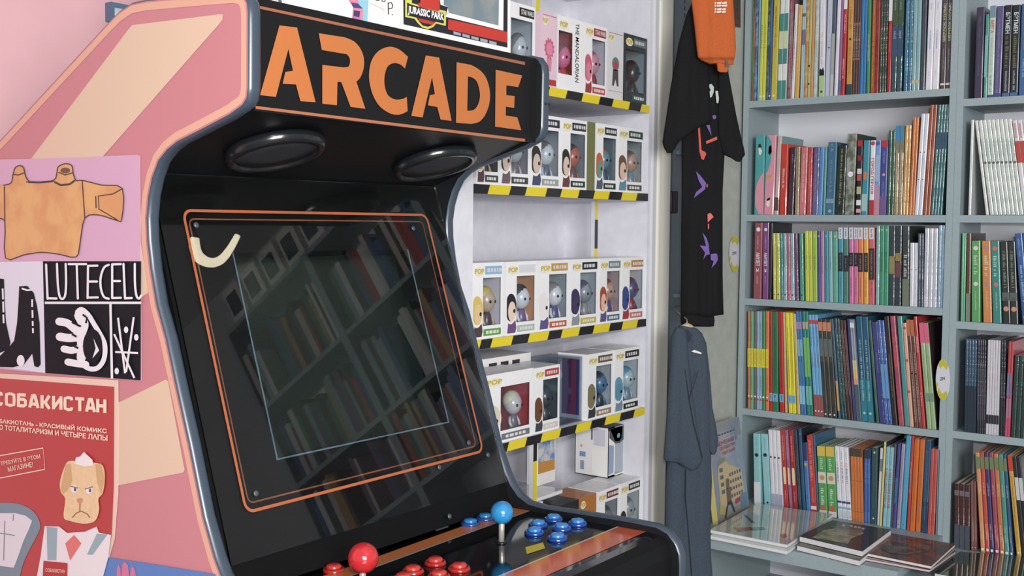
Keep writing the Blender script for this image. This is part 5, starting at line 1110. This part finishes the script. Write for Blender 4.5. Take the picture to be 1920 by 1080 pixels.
pp([(330, 915), (375, 872), (412, 915), (355, 1002)], M((226, 110, 106), .5), 'printed_tie', .0011)
pp(curve([(332, 515), (360, 497), (420, 503), (500, 510), (524, 530), (531, 590), (520, 660), (498, 690), (502, 745), (482, 800), (425, 815), (350, 800), (322, 780), (330, 690), (308, 655), (304, 600)], True, 4), M((228, 196, 146), .5, noise=.08, nscale=120), 'printed_dog_head', .0012)
pp([(332, 515), (358, 510), (366, 600), (340, 650), (318, 665), (306, 640)], M((206, 166, 112), .5), 'printed_dog_ear', .0014); pp([(482, 515), (512, 510), (530, 590), (512, 668), (490, 600)], M((206, 166, 112), .5), 'printed_dog_ear', .0014)
for p in ((376, 640), (452, 645)):
    mb = MB(); cp.ell(mb, *p, 17, 19, M((226, 224, 230), .5), .0014); kid(mb, 'printed_eye', t); mb = MB(); cp.ell(mb, p[0]+4, p[1]+2, 6, 10, M((80, 70, 120), .5), .0016); kid(mb, 'printed_eye', t)
mb = MB(); cp.ell(mb, 404, 698, 15, 13, M((206, 140, 110), .5), .0015); kid(mb, 'printed_nose', t)
pk([[(355, 625), (395, 635)], [(430, 640), (470, 628)], [(365, 785), (385, 762), (410, 752), (440, 765), (455, 785)], [(404, 712), (404, 752)]], 5, M((140, 96, 70), .5), 'ink_lines', .0016)
pp([(378, 512), (384, 480), (405, 475), (425, 452), (450, 475), (468, 492), (472, 520), (430, 526)], M((232, 226, 224), .5), 'printed_hat', .0016)
pp([(220, 1003), (342, 1015), (340, 1090), (216, 1090)], M((184, 40, 40), .5), 'printed_book', .0014)
mb = MB(); cp.text(mb, 'СОБАКИСТАН', (230, 1058), (328, 1066), (231, 1040), cream_, .0017, .01); kid(mb, 'small_lettering', t, kind='stuff')
t, PP = poster('blue leaflet with pink domed towers at the foot of arcade side', 'leaflet', [(166, 1040), (300, 1060), (404, 1077), (404, 1160), (160, 1150)], (66, 122, 194), 'leaflet', y=YL-.0021)
cp = Crop(PP, 0, 680, 2.7)
for pts in ([(590, 1085), (592, 1040), (600, 1020), (610, 1040), (612, 1085)], [(614, 1085), (618, 1025), (632, 1005), (648, 1025), (655, 1085)], [(658, 1085), (662, 1045), (672, 1030), (684, 1048), (688, 1085)]): pp(pts, M((206, 110, 150), .5), 'printed_tower', .0006)
# picture frame on the pink wall
a, b = on(208, 3, 'X', -1.93), on(330, 60, 'X', -1.93)
t = thing('framed_picture', 'blue framed pale picture on the pink wall, mostly behind the arcade', 'picture', (-1.94, (a.y+b.y)/2, b.z)); w2, h2 = (b.y-a.y)/2, a.z-b.z
fm = M((86, 116, 146), .4); mb = MB().box((-.01, -w2, 0), (.01, -w2+.008, h2), fm).box((-.01, w2-.008, 0), (.01, w2, h2), fm).box((-.01, -w2+.008, 0), (.01, w2-.008, .008), fm).box((-.01, -w2+.008, h2-.008), (.01, w2-.008, h2), fm); mb.build('frame', t)
MB().box((-.009, -w2+.008, .008), (.002, w2-.008, h2-.008), M((206, 218, 226), .4)).build('picture', t)

# ================================================================ CLOTHES IN THE CORNER
slot = M((112, 128, 142), .45, metal=.2, noise=.05, nscale=60)
t = thing('wall_rail', 'blue grey slotted metal upright on the wall behind hanging clothes', 'shop rail', (-1.44, 2.73, 0))
kid(MB().box((-1.4455, 2.66, .02), (-1.432, 2.80, 2.3), slot), 'upright_panel', t)
mb = MB()
for k in range(34): mb.box((-1.4322, 2.712, 1.62+k*.02), (-1.4314, 2.716, 1.632+k*.02), INK)
kid(mb, 'slots', t, kind='stuff')
z1 = on(1270, 283, 'X', -1.40).z; z2 = on(1265, 557, 'X', -1.40).z; z3 = on(1288, 614, 'X', -1.30).z
for zz in (z1, z2): kid(MB().box((-1.432, 2.68, zz-.005), (-1.40, 2.75, zz+.005), M((170, 184, 196), .35, metal=.4)), 'bracket', t)
c = on(1263, 379, 'X', -1.425); kid(MB().rbox((-1.432, c.y-.022, c.z-.030), (-1.418, c.y+.016, c.z+.030), .004, M((12, 12, 14), .5)), 'black_clip', t)
VF = Vector((math.sin(-math.radians(36.5)), math.cos(math.radians(36.5)), 0))
def cloth_plane(px, x): p = on(px, 300, 'X', x); return Plane(p, -VF)
def garment_part(mb, pl_, rows_, thick, mat, folds=(), ring=30, sub=3, seed=0):
    """closed soft volume lofted through rows (y, x left, x right, forward shift)"""
    rows2 = []
    for i in range(len(rows_)-1):
        for k in range(sub):
            f = k/sub; rows2.append([a*(1-f)+b*f for a, b in zip(rows_[i], rows_[i+1])])
    rows2.append(list(rows_[-1])); v = []; n = len(rows2)
    for i, rw in enumerate(rows2):
        y, xl, xr = rw[:3]; fs = rw[3] if len(rw) > 3 else 0; wpx = xr - xl
        for k in range(ring):
            a = 2*math.pi*k/ring; u = -math.cos(a); s = math.sin(a)
            x = xl + wpx*(u+1)/2; dpt = (1 if s >= 0 else -1) * abs(s)**.55 * thick*.5
            if s > 0:
                for (fx, amp, wd_) in folds:
                    dpt += amp * math.exp(-((x - fx - (y-rows_[0][0])*.02)/wd_)**2)
                dpt += .0025*math.sin(x*.23 + y*.011 + seed)*s
            yy = y + (2.0*math.sin(x*.11+seed) if i in (0, n-1) else 0)
            v.append(pl_.at(x, yy, dpt + fs))
    f = []
    for i in range(n-1):
        for k in range(ring): f.append((i*ring+k, (i+1)*ring+k, (i+1)*ring+(k+1) % ring, i*ring+(k+1) % ring))
    f.append(list(range(ring))); f.append([(n-1)*ring+k for k in range(ring)][::-1])
    mb.add(v, f, mat, True); return mb
blackc = M((20, 20, 23), .85, spec=.2, noise=.15, nscale=260, name='black_cotton'); oranc = M((196, 92, 40), .85, spec=.2, noise=.08, nscale=300, name='orange_cotton'); slate = M((62, 74, 88), .85, spec=.2, noise=.12, nscale=260, name='slate_cotton')
PT = cloth_plane(1318, -1.285)
t = thing('t_shirt', 'black t-shirt with purple and red print hanging in the corner', 'clothing', PT.at(1315, 600))
mb = MB(); garment_part(mb, PT, [(-40, 1300, 1366), (60, 1292, 1362), (160, 1283, 1366), (260, 1278, 1360), (360, 1278, 1355), (430, 1277, 1355), (513, 1277, 1355), (560, 1276, 1356), (592, 1276, 1357)], .035, blackc, [(1306, .006, 6), (1330, .005, 5)], 36); kid(mb, 'torso', t)
mb = MB(); garment_part(mb, PT, [(585, 1276, 1338, 0), (602, 1276, 1340, 0), (611, 1277, 1339, 0)], .03, blackc, [], 26); kid(mb, 'hem', t)
mb = MB(); garment_part(mb, PT, [(-40, 1302, 1330, .03), (7, 1296, 1333, .032), (30, 1286, 1330, .034), (83, 1272, 1327, .036), (160, 1258, 1330, .036), (227, 1248, 1334, .034), (240, 1246, 1310, .034), (267, 1242, 1272, .03), (278, 1245, 1266, .028), (285, 1250, 1260, .026)], .026, blackc, [(1300, .004, 10)], 28, seed=2); kid(mb, 'sleeve', t)
mb = MB(); garment_part(mb, PT, [(60, 1345, 1362, .008), (137, 1345, 1366, .008), (213, 1345, 1380, .008), (250, 1346, 1388, .008), (278, 1352, 1395, .008), (290, 1356, 1397, .008), (297, 1372, 1392, .008), (305, 1383, 1387, .008)], .024, blackc, [], 26, seed=4); kid(mb, 'sleeve', t)
def front(pts, m, nm, off): mb = MB(); mb.poly([PT.at(x, y, off) for x, y in pts], m); kid(mb, nm, t)
c3 = lambda pts, oy=0: [(1200 + x/3, oy + y/3) for x, y in pts]
pur, redp, palep = M((104, 72, 160), .7), M((206, 70, 56), .7), M((176, 186, 180), .7)
F1 = .0245
front(c3([(366, 500), (380, 478), (402, 472), (416, 490), (414, 520), (404, 545), (388, 552), (372, 540)]), palep, 'chest_print', .0265); front(c3([(376, 500), (390, 492), (398, 508), (384, 520)]), blackc, 'chest_print', .0275); front(c3([(424, 512), (438, 510), (444, 555), (440, 582), (430, 578)]), palep, 'chest_print', .0265)
front(c3([(405, 650), (428, 648), (428, 665), (414, 672)]), pur, 'chest_print', F1); front(c3([(372, 705), (392, 702), (402, 765)]), pur, 'chest_print', F1)
front(c3([(326, 708), (336, 708), (346, 845), (368, 855), (372, 868), (358, 900), (346, 895), (334, 850)]), redp, 'chest_print', F1); front(c3([(370, 795), (432, 768), (434, 785), (374, 810)]), redp, 'chest_print', F1)
front(c3([(314, 122), (340, 148), (372, 190), (366, 225), (302, 274), (316, 240), (350, 212), (330, 175)], 280), pur, 'chest_print', F1); front(c3([(374, 196), (381, 196), (381, 214), (374, 214)], 280), redp, 'chest_print', F1)
front(c3([(380, 365), (396, 357), (414, 380), (390, 402), (381, 412)], 280), M((220, 90, 90), .7), 'chest_print', F1); front(c3([(382, 420), (389, 418), (388, 450), (382, 446)], 280), M((220, 90, 90), .7), 'chest_print', F1)
front(c3([(352, 468), (374, 498), (386, 535), (392, 590), (372, 595), (356, 620), (366, 580), (336, 540), (372, 545)], 280), pur, 'chest_print', F1); front(c3([(397, 590), (420, 586), (434, 588), (438, 620), (428, 640), (402, 668), (414, 628), (398, 622)], 280), pur, 'chest_print', F1)
t = thing('t_shirt', 'folded orange t-shirt with small white print hanging over the black one', 'clothing', PT.at(1335, 130, .06))
mb = MB(); garment_part(mb, PT, [(-60, 1292, 1374, .070), (0, 1296, 1375, .070), (50, 1302, 1378, .070), (90, 1306, 1380, .070), (107, 1308, 1378, .070), (113, 1314, 1376, .06), (120, 1330, 1375, .058)], .03, oranc, [(1336, .006, 4)], 32, seed=1); kid(mb, 'body', t)
mb = MB(); garment_part(mb, PT, [(112, 1341, 1368, .06), (124, 1344, 1367, .06), (133, 1345, 1365, .06), (137, 1352, 1363, .06)], .024, oranc, [], 20); kid(mb, 'sleeve', t)
kid(MB().poly([PT.at(x, y, .0785) for x, y in c3([(478, 335), (496, 342), (500, 372), (482, 375)])], INK), 'size_label', t)
mb = MB()
for i, (a, b, y) in enumerate(((420, 488, 10), (420, 490, 25), (420, 482, 45), (420, 482, 60))):
    for (x0_, x1_) in ((a, a+8), (a+12, a+38), (a+42, b)): mb.poly([PT.at(*p, .0925) for p in c3([(x0_, y+4), (x1_, y), (x1_, y+10), (x0_, y+13)])], M((226, 220, 214), .6))
kid(mb, 'printed_lettering', t, kind='stuff')
PS = cloth_plane(1290, -1.30)
t = thing('shirt', 'slate blue long garment on a wooden hanger below the black t-shirt', 'clothing', PS.at(1290, 1300))
mb = MB(); garment_part(mb, PS, [(612, 1272, 1302), (624, 1264, 1316), (640, 1262, 1323), (680, 1262, 1327), (765, 1262, 1333), (853, 1252, 1333), (904, 1248, 1335), (978, 1247, 1332), (1040, 1249, 1333), (1080, 1252, 1336), (1180, 1252, 1340)], .04, slate, [(1284, .006, 4), (1310, .004, 9)], 36, seed=3); kid(mb, 'body', t)
mb = MB(); garment_part(mb, PS, [(614, 1266, 1284, .024), (631, 1258, 1288, .026), (680, 1256, 1292, .028), (719, 1253, 1296, .028), (790, 1249, 1306, .028), (858, 1244, 1316, .028), (864, 1246, 1317, .026), (868, 1270, 1314, .026), (878, 1287, 1308, .024), (882, 1294, 1302, .022)], .026, slate, [(1276, .005, 7)], 28, seed=5); kid(mb, 'sleeve', t)
mb = MB(); garment_part(mb, PS, [(640, 1316, 1324, .0), (700, 1318, 1331, .0), (765, 1320, 1336, .0), (800, 1324, 1343, .0), (825, 1324, 1347, .0), (845, 1328, 1344, .0), (851, 1334, 1341, .0)], .022, slate, [], 20, seed=6); kid(mb, 'sleeve', t)
mb = MB(); Crop(PS, 1200, 580, 2.16).stroke(mb, [(182, 240), (198, 360), (220, 470), (254, 602)], 3, M((26, 32, 40), .9), .0435); Crop(PS, 1200, 580, 2.16).stroke(mb, [(236, 250), (200, 360)], 3, M((30, 36, 46), .9), .0435); Crop(PS, 1200, 580, 2.16).stroke(mb, [(186, 650), (184, 760), (196, 900), (210, 1080)], 3.5, M((24, 28, 34), .9), .0275); kid(mb, 'seam', t, kind='stuff')
kid(MB().poly([PS.at(*p, .026) for p in ((1280, 622), (1290, 618), (1297, 628), (1294, 641), (1285, 640))], M((34, 34, 56), .8)), 'neck_label', t)
kid(MB().poly([PS.at(*p, .029) for p in ((1296, 659), (1302, 656), (1315, 661), (1315, 664), (1302, 661))], M((216, 214, 206), .6)), 'chest_tag', t)
hp = PS.at(1288, 614, .004)
t = thing('coat_hanger', 'pale wooden hanger carrying the slate blue garment', 'hanger', hp)
wood = M((190, 164, 128), .55, noise=.1, nscale=40)
kid(MB().tube([PS.at(1276, 622, 0), PS.at(1282, 613, .004), PS.at(1288, 610, .004), PS.at(1294, 613, .004), PS.at(1302, 622, 0)], .0075, wood, 10), 'shoulder_bar', t)
top_ = PS.at(1288, 610, .004); hook_y = 2.70
kid(MB().tube([top_, top_ + Vector((0, 0, .015)), Vector((-1.385, 2.60, top_.z + .03)), Vector((-1.434, 2.72, top_.z + .03))], .002, M((150, 150, 150), .3, metal=.8), 8), 'hook', t)
tp = PT.at(1332, -42, .004)
t = thing('wall_hook', 'straight metal arm above the frame carrying both t-shirts', 'hook', tp)
kid(MB().tube([Vector((-1.446, tp.y, tp.z+.004)), tp + Vector((.09, 0, .004))], .006, M((150, 156, 160), .3, metal=.8), 10), 'arm', t)
# card on the wall at the very top, oval tags
v = [on(x, y, 'X', -1.4452) for x, y in ((1365, -30), (1388, -30), (1388, 52), (1376, 50), (1366, 46))]; c = sum(v, Vector())/5
t = thing('wall_card', 'small brown picture card on the grey wall behind the orange t-shirt', 'card', c); kid(MB().add(v + [p + Vector((.0012, 0, 0)) for p in v], [(4,3,2,1,0), (5,6,7,8,9)] + [(i, (i+1) % 5, 5+(i+1) % 5, 5+i) for i in range(5)], M((86, 54, 40), .4, rgb2=(50, 40, 36), nscale=60)), 'card', t)
def oval_tag(label, pl_, ox, oy, k, cx, cy, rx, ry):
    cr = Crop(pl_, ox, oy, k); c = cr.p(cx, cy); t = thing('oval_tag', label, 'tag', c, 'oval lemon coloured tags')
    pts = [(cx+rx*math.cos(math.pi*i/14), cy+ry*math.sin(math.pi*i/14)) for i in range(28)]; n = 28
    v = [cr.p(x, y, .0004) for x, y in pts] + [cr.p(x, y, .0022) for x, y in pts]
    kid(MB().add(v, [list(range(n))[::-1], list(range(n, 2*n))] + [(i, (i+1) % n, n+(i+1) % n, n+i) for i in range(n)], M((206, 206, 216), .4)), 'disc', t)
    ye = M((196, 188, 40), .45)
    def pe(a0, a1, r0): return [(cx+rx*.98*math.cos(math.radians(a)), cy+ry*.98*math.sin(math.radians(a))) for a in range(a0, a1+1, 6)] + [(cx+rx*r0*math.cos(math.radians(a)), cy+ry*r0*1.05*math.sin(math.radians(a))) for a in range(a1, a0-1, -12)]
    for a0, a1, r0 in ((232, 318, .62), (48, 146, .64), (150, 172, .72)): mb = MB(); cr.poly(mb, pe(a0, a1, r0), ye, .0026); kid(mb, 'yellow_edge', t)
    mb = MB(); cr.text(mb, 'ZN', (cx-rx*.42, cy+ry*.05), (cx+rx*.28, cy+ry*.0), (cx-rx*.42, cy-ry*.10), M((50, 56, 62), .5), .0028, .02); kid(mb, 'lettering', t, kind='stuff')
oval_tag('white and yellow oval tag on the grey wall beside the black t-shirt', Plane((-1.4455, 0, 0), (1, 0, 0)), 1340, 430, 10.8, 405, 500, 115, 375)
oval_tag('white and yellow oval tag on the divider between the bookcases', Plane((0, YB-.003, 0), (0, -1, 0)), 1740, 660, 9.82, 275, 510, 132, 380)

# ================================================================ BOOKS LYING AND LEANING ON THE LOW CABINETS
def quad_book(label, px, zb, th, cov, name='book', group='books lying on the low cabinets', rgb2=None, nscale=12, edge_=(224, 222, 226), rough=.10, cov_under=None, coat=.9):
    """px: four corners of the top face in the photo: front left, front right, back right, back left"""
    z_ = zb + th; v = [on(x, y, 'Z', z_) for x, y in px]; c = sum(v, Vector())/4
    t = thing(name, label, 'book', (c.x, c.y, zb), group); cv = M(cov, rough, coat=coat, rgb2=rgb2, nscale=nscale)
    sh = lambda f: [c + (p-c)*f for p in v]
    def slabz(mb, pts, z0, z1, m): mb.add([(p.x, p.y, z0) for p in pts] + [(p.x, p.y, z1) for p in pts], [(3,2,1,0), (4,5,6,7), (0,1,5,4), (1,2,6,5), (2,3,7,6), (3,0,4,7)], m)
    mb = MB(); slabz(mb, v, z_-.0015, z_, cv); slabz(mb, v, zb+.0002, zb+.0015, cv if cov_under is None else M(cov_under, .4)); kid(mb, 'cover', t)
    mb = MB(); slabz(mb, sh(.992), zb+.0015, z_-.0015, M(edge_, .7, noise=.04, nscale=200)); kid(mb, 'page_block', t)
    return t, z_
q0 = [(1331, 993), (1476, 1022), (1560, 966), (1420, 944)]
t, zq = quad_book('lower pale glossy picture book lying left on the low cabinet', [(1331, 1004), (1476, 1033), (1560, 972), (1420, 950)], ZBASE+.0005, .010, (196, 204, 200))
t, zq2 = quad_book('upper glossy grey picture book lying left on the low cabinet', [(1331, 993), (1476, 1021), (1562, 964), (1420, 944)], zq, .010, (168, 184, 180), rgb2=(186, 190, 182), nscale=9, rough=.05)
for pts, c in (([(1376, 990), (1408, 988), (1412, 994), (1384, 997)], (170, 96, 70)), ([(1405, 989), (1432, 988), (1436, 993), (1408, 995)], (86, 106, 106)), ([(1462, 1002), (1474, 1000), (1476, 1007), (1466, 1009)], (110, 40, 50)), ([(1394, 966), (1399, 965), (1416, 980), (1410, 981)], (80, 96, 110))):
    kid(MB().poly([on(x, y, 'Z', zq2+.0004) for x, y in pts], M(c, .2, coat=.8)), 'cover_picture', t)
t, zq = quad_book('lower black comic of the pair in the middle of low cabinet', [(1494, 1022), (1612, 1051), (1662, 1010), (1552, 982)], ZBASE+.0005, .015, (34, 36, 40), rgb2=(110, 112, 100), nscale=14, rough=.45, coat=.15)
t, zq2 = quad_book('upper black comic with pale face picture, middle of low cabinet', [(1499, 1005), (1617, 1033), (1671, 993), (1560, 975)], zq, .016, (34, 36, 42), rough=.4, coat=.2)
acount = [0]
def art(pts, c, rgb2=None):
    acount[0] += 1; kid(MB().poly([on(x, y, 'Z', zq2+.0004+.00004*acount[0]) for x, y in pts], M(c, .42, coat=.15, rgb2=rgb2, nscale=30)), 'cover_picture', t)
art([(1522, 1008), (1545, 994), (1580, 988), (1610, 992), (1620, 1000), (1596, 1010), (1590, 1020)], (160, 154, 126), (110, 108, 96)); art([(1556, 988), (1585, 983), (1625, 990), (1618, 998), (1580, 992)], (74, 80, 84), (100, 100, 96))
for x, y in ((1580, 985), (1594, 986), (1602, 988), (1609, 989), (1616, 991)): art([(x, y-2), (x+5, y-1), (x+4, y+2), (x-1, y+1)], (176, 180, 176))
t, zq = quad_book('lower brown comic of the pair beside the black ones', [(1622, 1046), (1743, 1068), (1792, 1033), (1672, 1010)], ZBASE+.0005, .008, (90, 52, 44), edge_=(206, 186, 190))
t, zq2 = quad_book('upper brown red comic with swirling cover, right of black pair', [(1622, 1036), (1746, 1061), (1791, 1020), (1672, 1000)], zq, .009, (120, 66, 46), rgb2=(70, 52, 46), nscale=16, rough=.4, coat=.2)
art([(1650, 1028), (1680, 1012), (1712, 1008), (1750, 1016), (1740, 1034), (1700, 1040), (1670, 1038)], (110, 92, 74), (60, 50, 48)); art([(1668, 1018), (1700, 1009), (1742, 1014), (1720, 1022), (1690, 1022)], (140, 64, 44), (60, 44, 44))
t, zq = quad_book('dark green glossy book at the lower right on low cabinet', [(1752, 1074), (1905, 1104), (1985, 1050), (1800, 1034)], ZBASE+.0005 if False else ZBASE2+.0005, .012, (52, 72, 60), rgb2=(70, 84, 70), edge_=(206, 210, 196), rough=.05)
# comic leaning against the wall, cover turned to the room
B0, B1 = on(1347, 984, 'Z', ZBASE+.001), on(1405, 954, 'Z', ZBASE+.001)
T0 = on(1345, 797, 'X', B0.x - .035); T1 = on(1388, 785, 'X', B1.x - .035); T1 = T0 + (B1 - B0)
T0 = Vector((B0.x-.04, B0.y, T0.z)); T1 = Vector((B1.x-.04, B1.y, T0.z))
nb = (B1-B0).cross(T0-B0).normalized(); nb = nb if nb.x > 0 else -nb
t = thing('comic_book', 'comic with a street scene cover and yellow spine leaning on wall', 'book', B0)
th = .016; dn = nb*th
cvm = M((128, 146, 170), .3, coat=.5, rgb2=(150, 156, 160), nscale=9)
kid(MB().add([B0, B1, T1, T0, B0-nb*.0015, B1-nb*.0015, T1-nb*.0015, T0-nb*.0015], [(0,1,2,3), (7,6,5,4), (0,4,5,1), (1,5,6,2), (2,6,7,3), (3,7,4,0)], cvm), 'cover', t)
kid(MB().add([B0+(B1-B0)*.01-nb*.0015, B1-nb*.0015, T1-nb*.0015, T0+(B1-B0)*.01-nb*.0015, B0+(B1-B0)*.01-dn, B1-dn, T1-dn, T0+(B1-B0)*.01-dn], [(0,1,2,3), (7,6,5,4), (0,4,5,1), (1,5,6,2), (2,6,7,3), (3,7,4,0)], pages), 'page_block', t)
sv = (B0-B1).normalized()*.003
kid(MB().add([B0, T0, T0-dn, B0-dn, B0+sv, T0+sv, T0-dn+sv, B0-dn+sv], [(3,2,1,0), (4,5,6,7), (0,1,5,4), (1,2,6,5), (2,3,7,6), (3,0,4,7)], M((206, 192, 110), .45)), 'spine', t)
UV = lambda a, b, off=.0006: B0 + (B1-B0)*a + (T0-B0)*b + nb*off
def cvp(pts, c, off=.0006, rgb2=None): kid(MB().poly([UV(a, b, off) for a, b in pts], M(c, .35, rgb2=rgb2, nscale=60)), 'cover_picture', t)
cvp([(0, 0), (1, 0), (1, .08), (0, .12)], (140, 140, 132)); cvp([(.12, .12), (.5, .16), (.9, .14), (.88, .45), (.5, .55), (.42, .60), (.2, .58), (.14, .5)], (196, 176, 130)); cvp([(.16, .58), (.42, .60), (.40, .64), (.2, .63)], (120, 140, 120), .0008)
for i in range(4):
    for j in range(5): cvp([(.48+j*.08, .20+i*.075), (.53+j*.08, .20+i*.075), (.53+j*.08, .235+i*.075), (.48+j*.08, .235+i*.075)], (96, 84, 100), .0009)
for i in range(4): cvp([(.2, .28+i*.075), (.30, .28+i*.075), (.30, .32+i*.075), (.2, .32+i*.075)], (80, 104, 116), .0009)
cvp([(.34, .30), (.44, .32), (.46, .40), (.42, .42), (.36, .41)], (110, 92, 72), .0012); cvp([(.32, .14), (.46, .14), (.48, .32), (.34, .32)], (104, 96, 72), .0012); cvp([(.24, .02), (.34, .14), (.42, .15), (.5, .04), (.54, .05), (.46, .18), (.34, .18), (.2, .04)], (50, 54, 72), .0013)
cvp([(.58, .12), (.74, .13), (.74, .18), (.58, .17)], (170, 60, 60), .0012); cvp([(.74, .05), (.96, .06), (.98, .19), (.76, .2)], (90, 130, 160), .0010); cvp([(.06, .1), (.24, .06), (.26, .16), (.1, .18)], (180, 170, 90), .0011)
mb = MB()
text(mb, 'КЛЮЧЕНИЯ В', UV(.10, .765, .001), UV(.86, .775, .001)-UV(.10, .765, .001), UV(.10, .81, .001)-UV(.10, .765, .001), M((176, 76, 84), .5), .02); text(mb, 'СОЛДАТАХ', UV(.28, .715, .001), UV(.8, .72, .001)-UV(.28, .715, .001), UV(.28, .755, .001)-UV(.28, .715, .001), M((176, 76, 84), .5), .02); text(mb, 'ТИТАНА', UV(.34, .665, .001), UV(.76, .67, .001)-UV(.34, .665, .001), UV(.34, .70, .001)-UV(.34, .665, .001), M((176, 76, 84), .5), .02)
kid(mb, 'title_lettering', t, kind='stuff')
mb = MB()
for k in range(7): mb.poly([UV(.2+k*.09, .875), UV(.26+k*.09, .875), UV(.26+k*.09, .89), UV(.2+k*.09, .89)], M((70, 80, 100), .5))
kid(mb, 'small_lettering', t, kind='stuff')
# dark book standing inside the low cabinet
t = thing('book', 'dark red book lying inside the low cabinet below the glossy pile', 'book', (-1.2, 2.95, .3203))
MB().box((-.09, -.09, .0), (.09, .09, .012), M((60, 30, 28), .3, coat=.5)).build('cover', t); MB().box((-.088, -.092, .002), (.088, .088, .0105), pages).build('page_block', t)
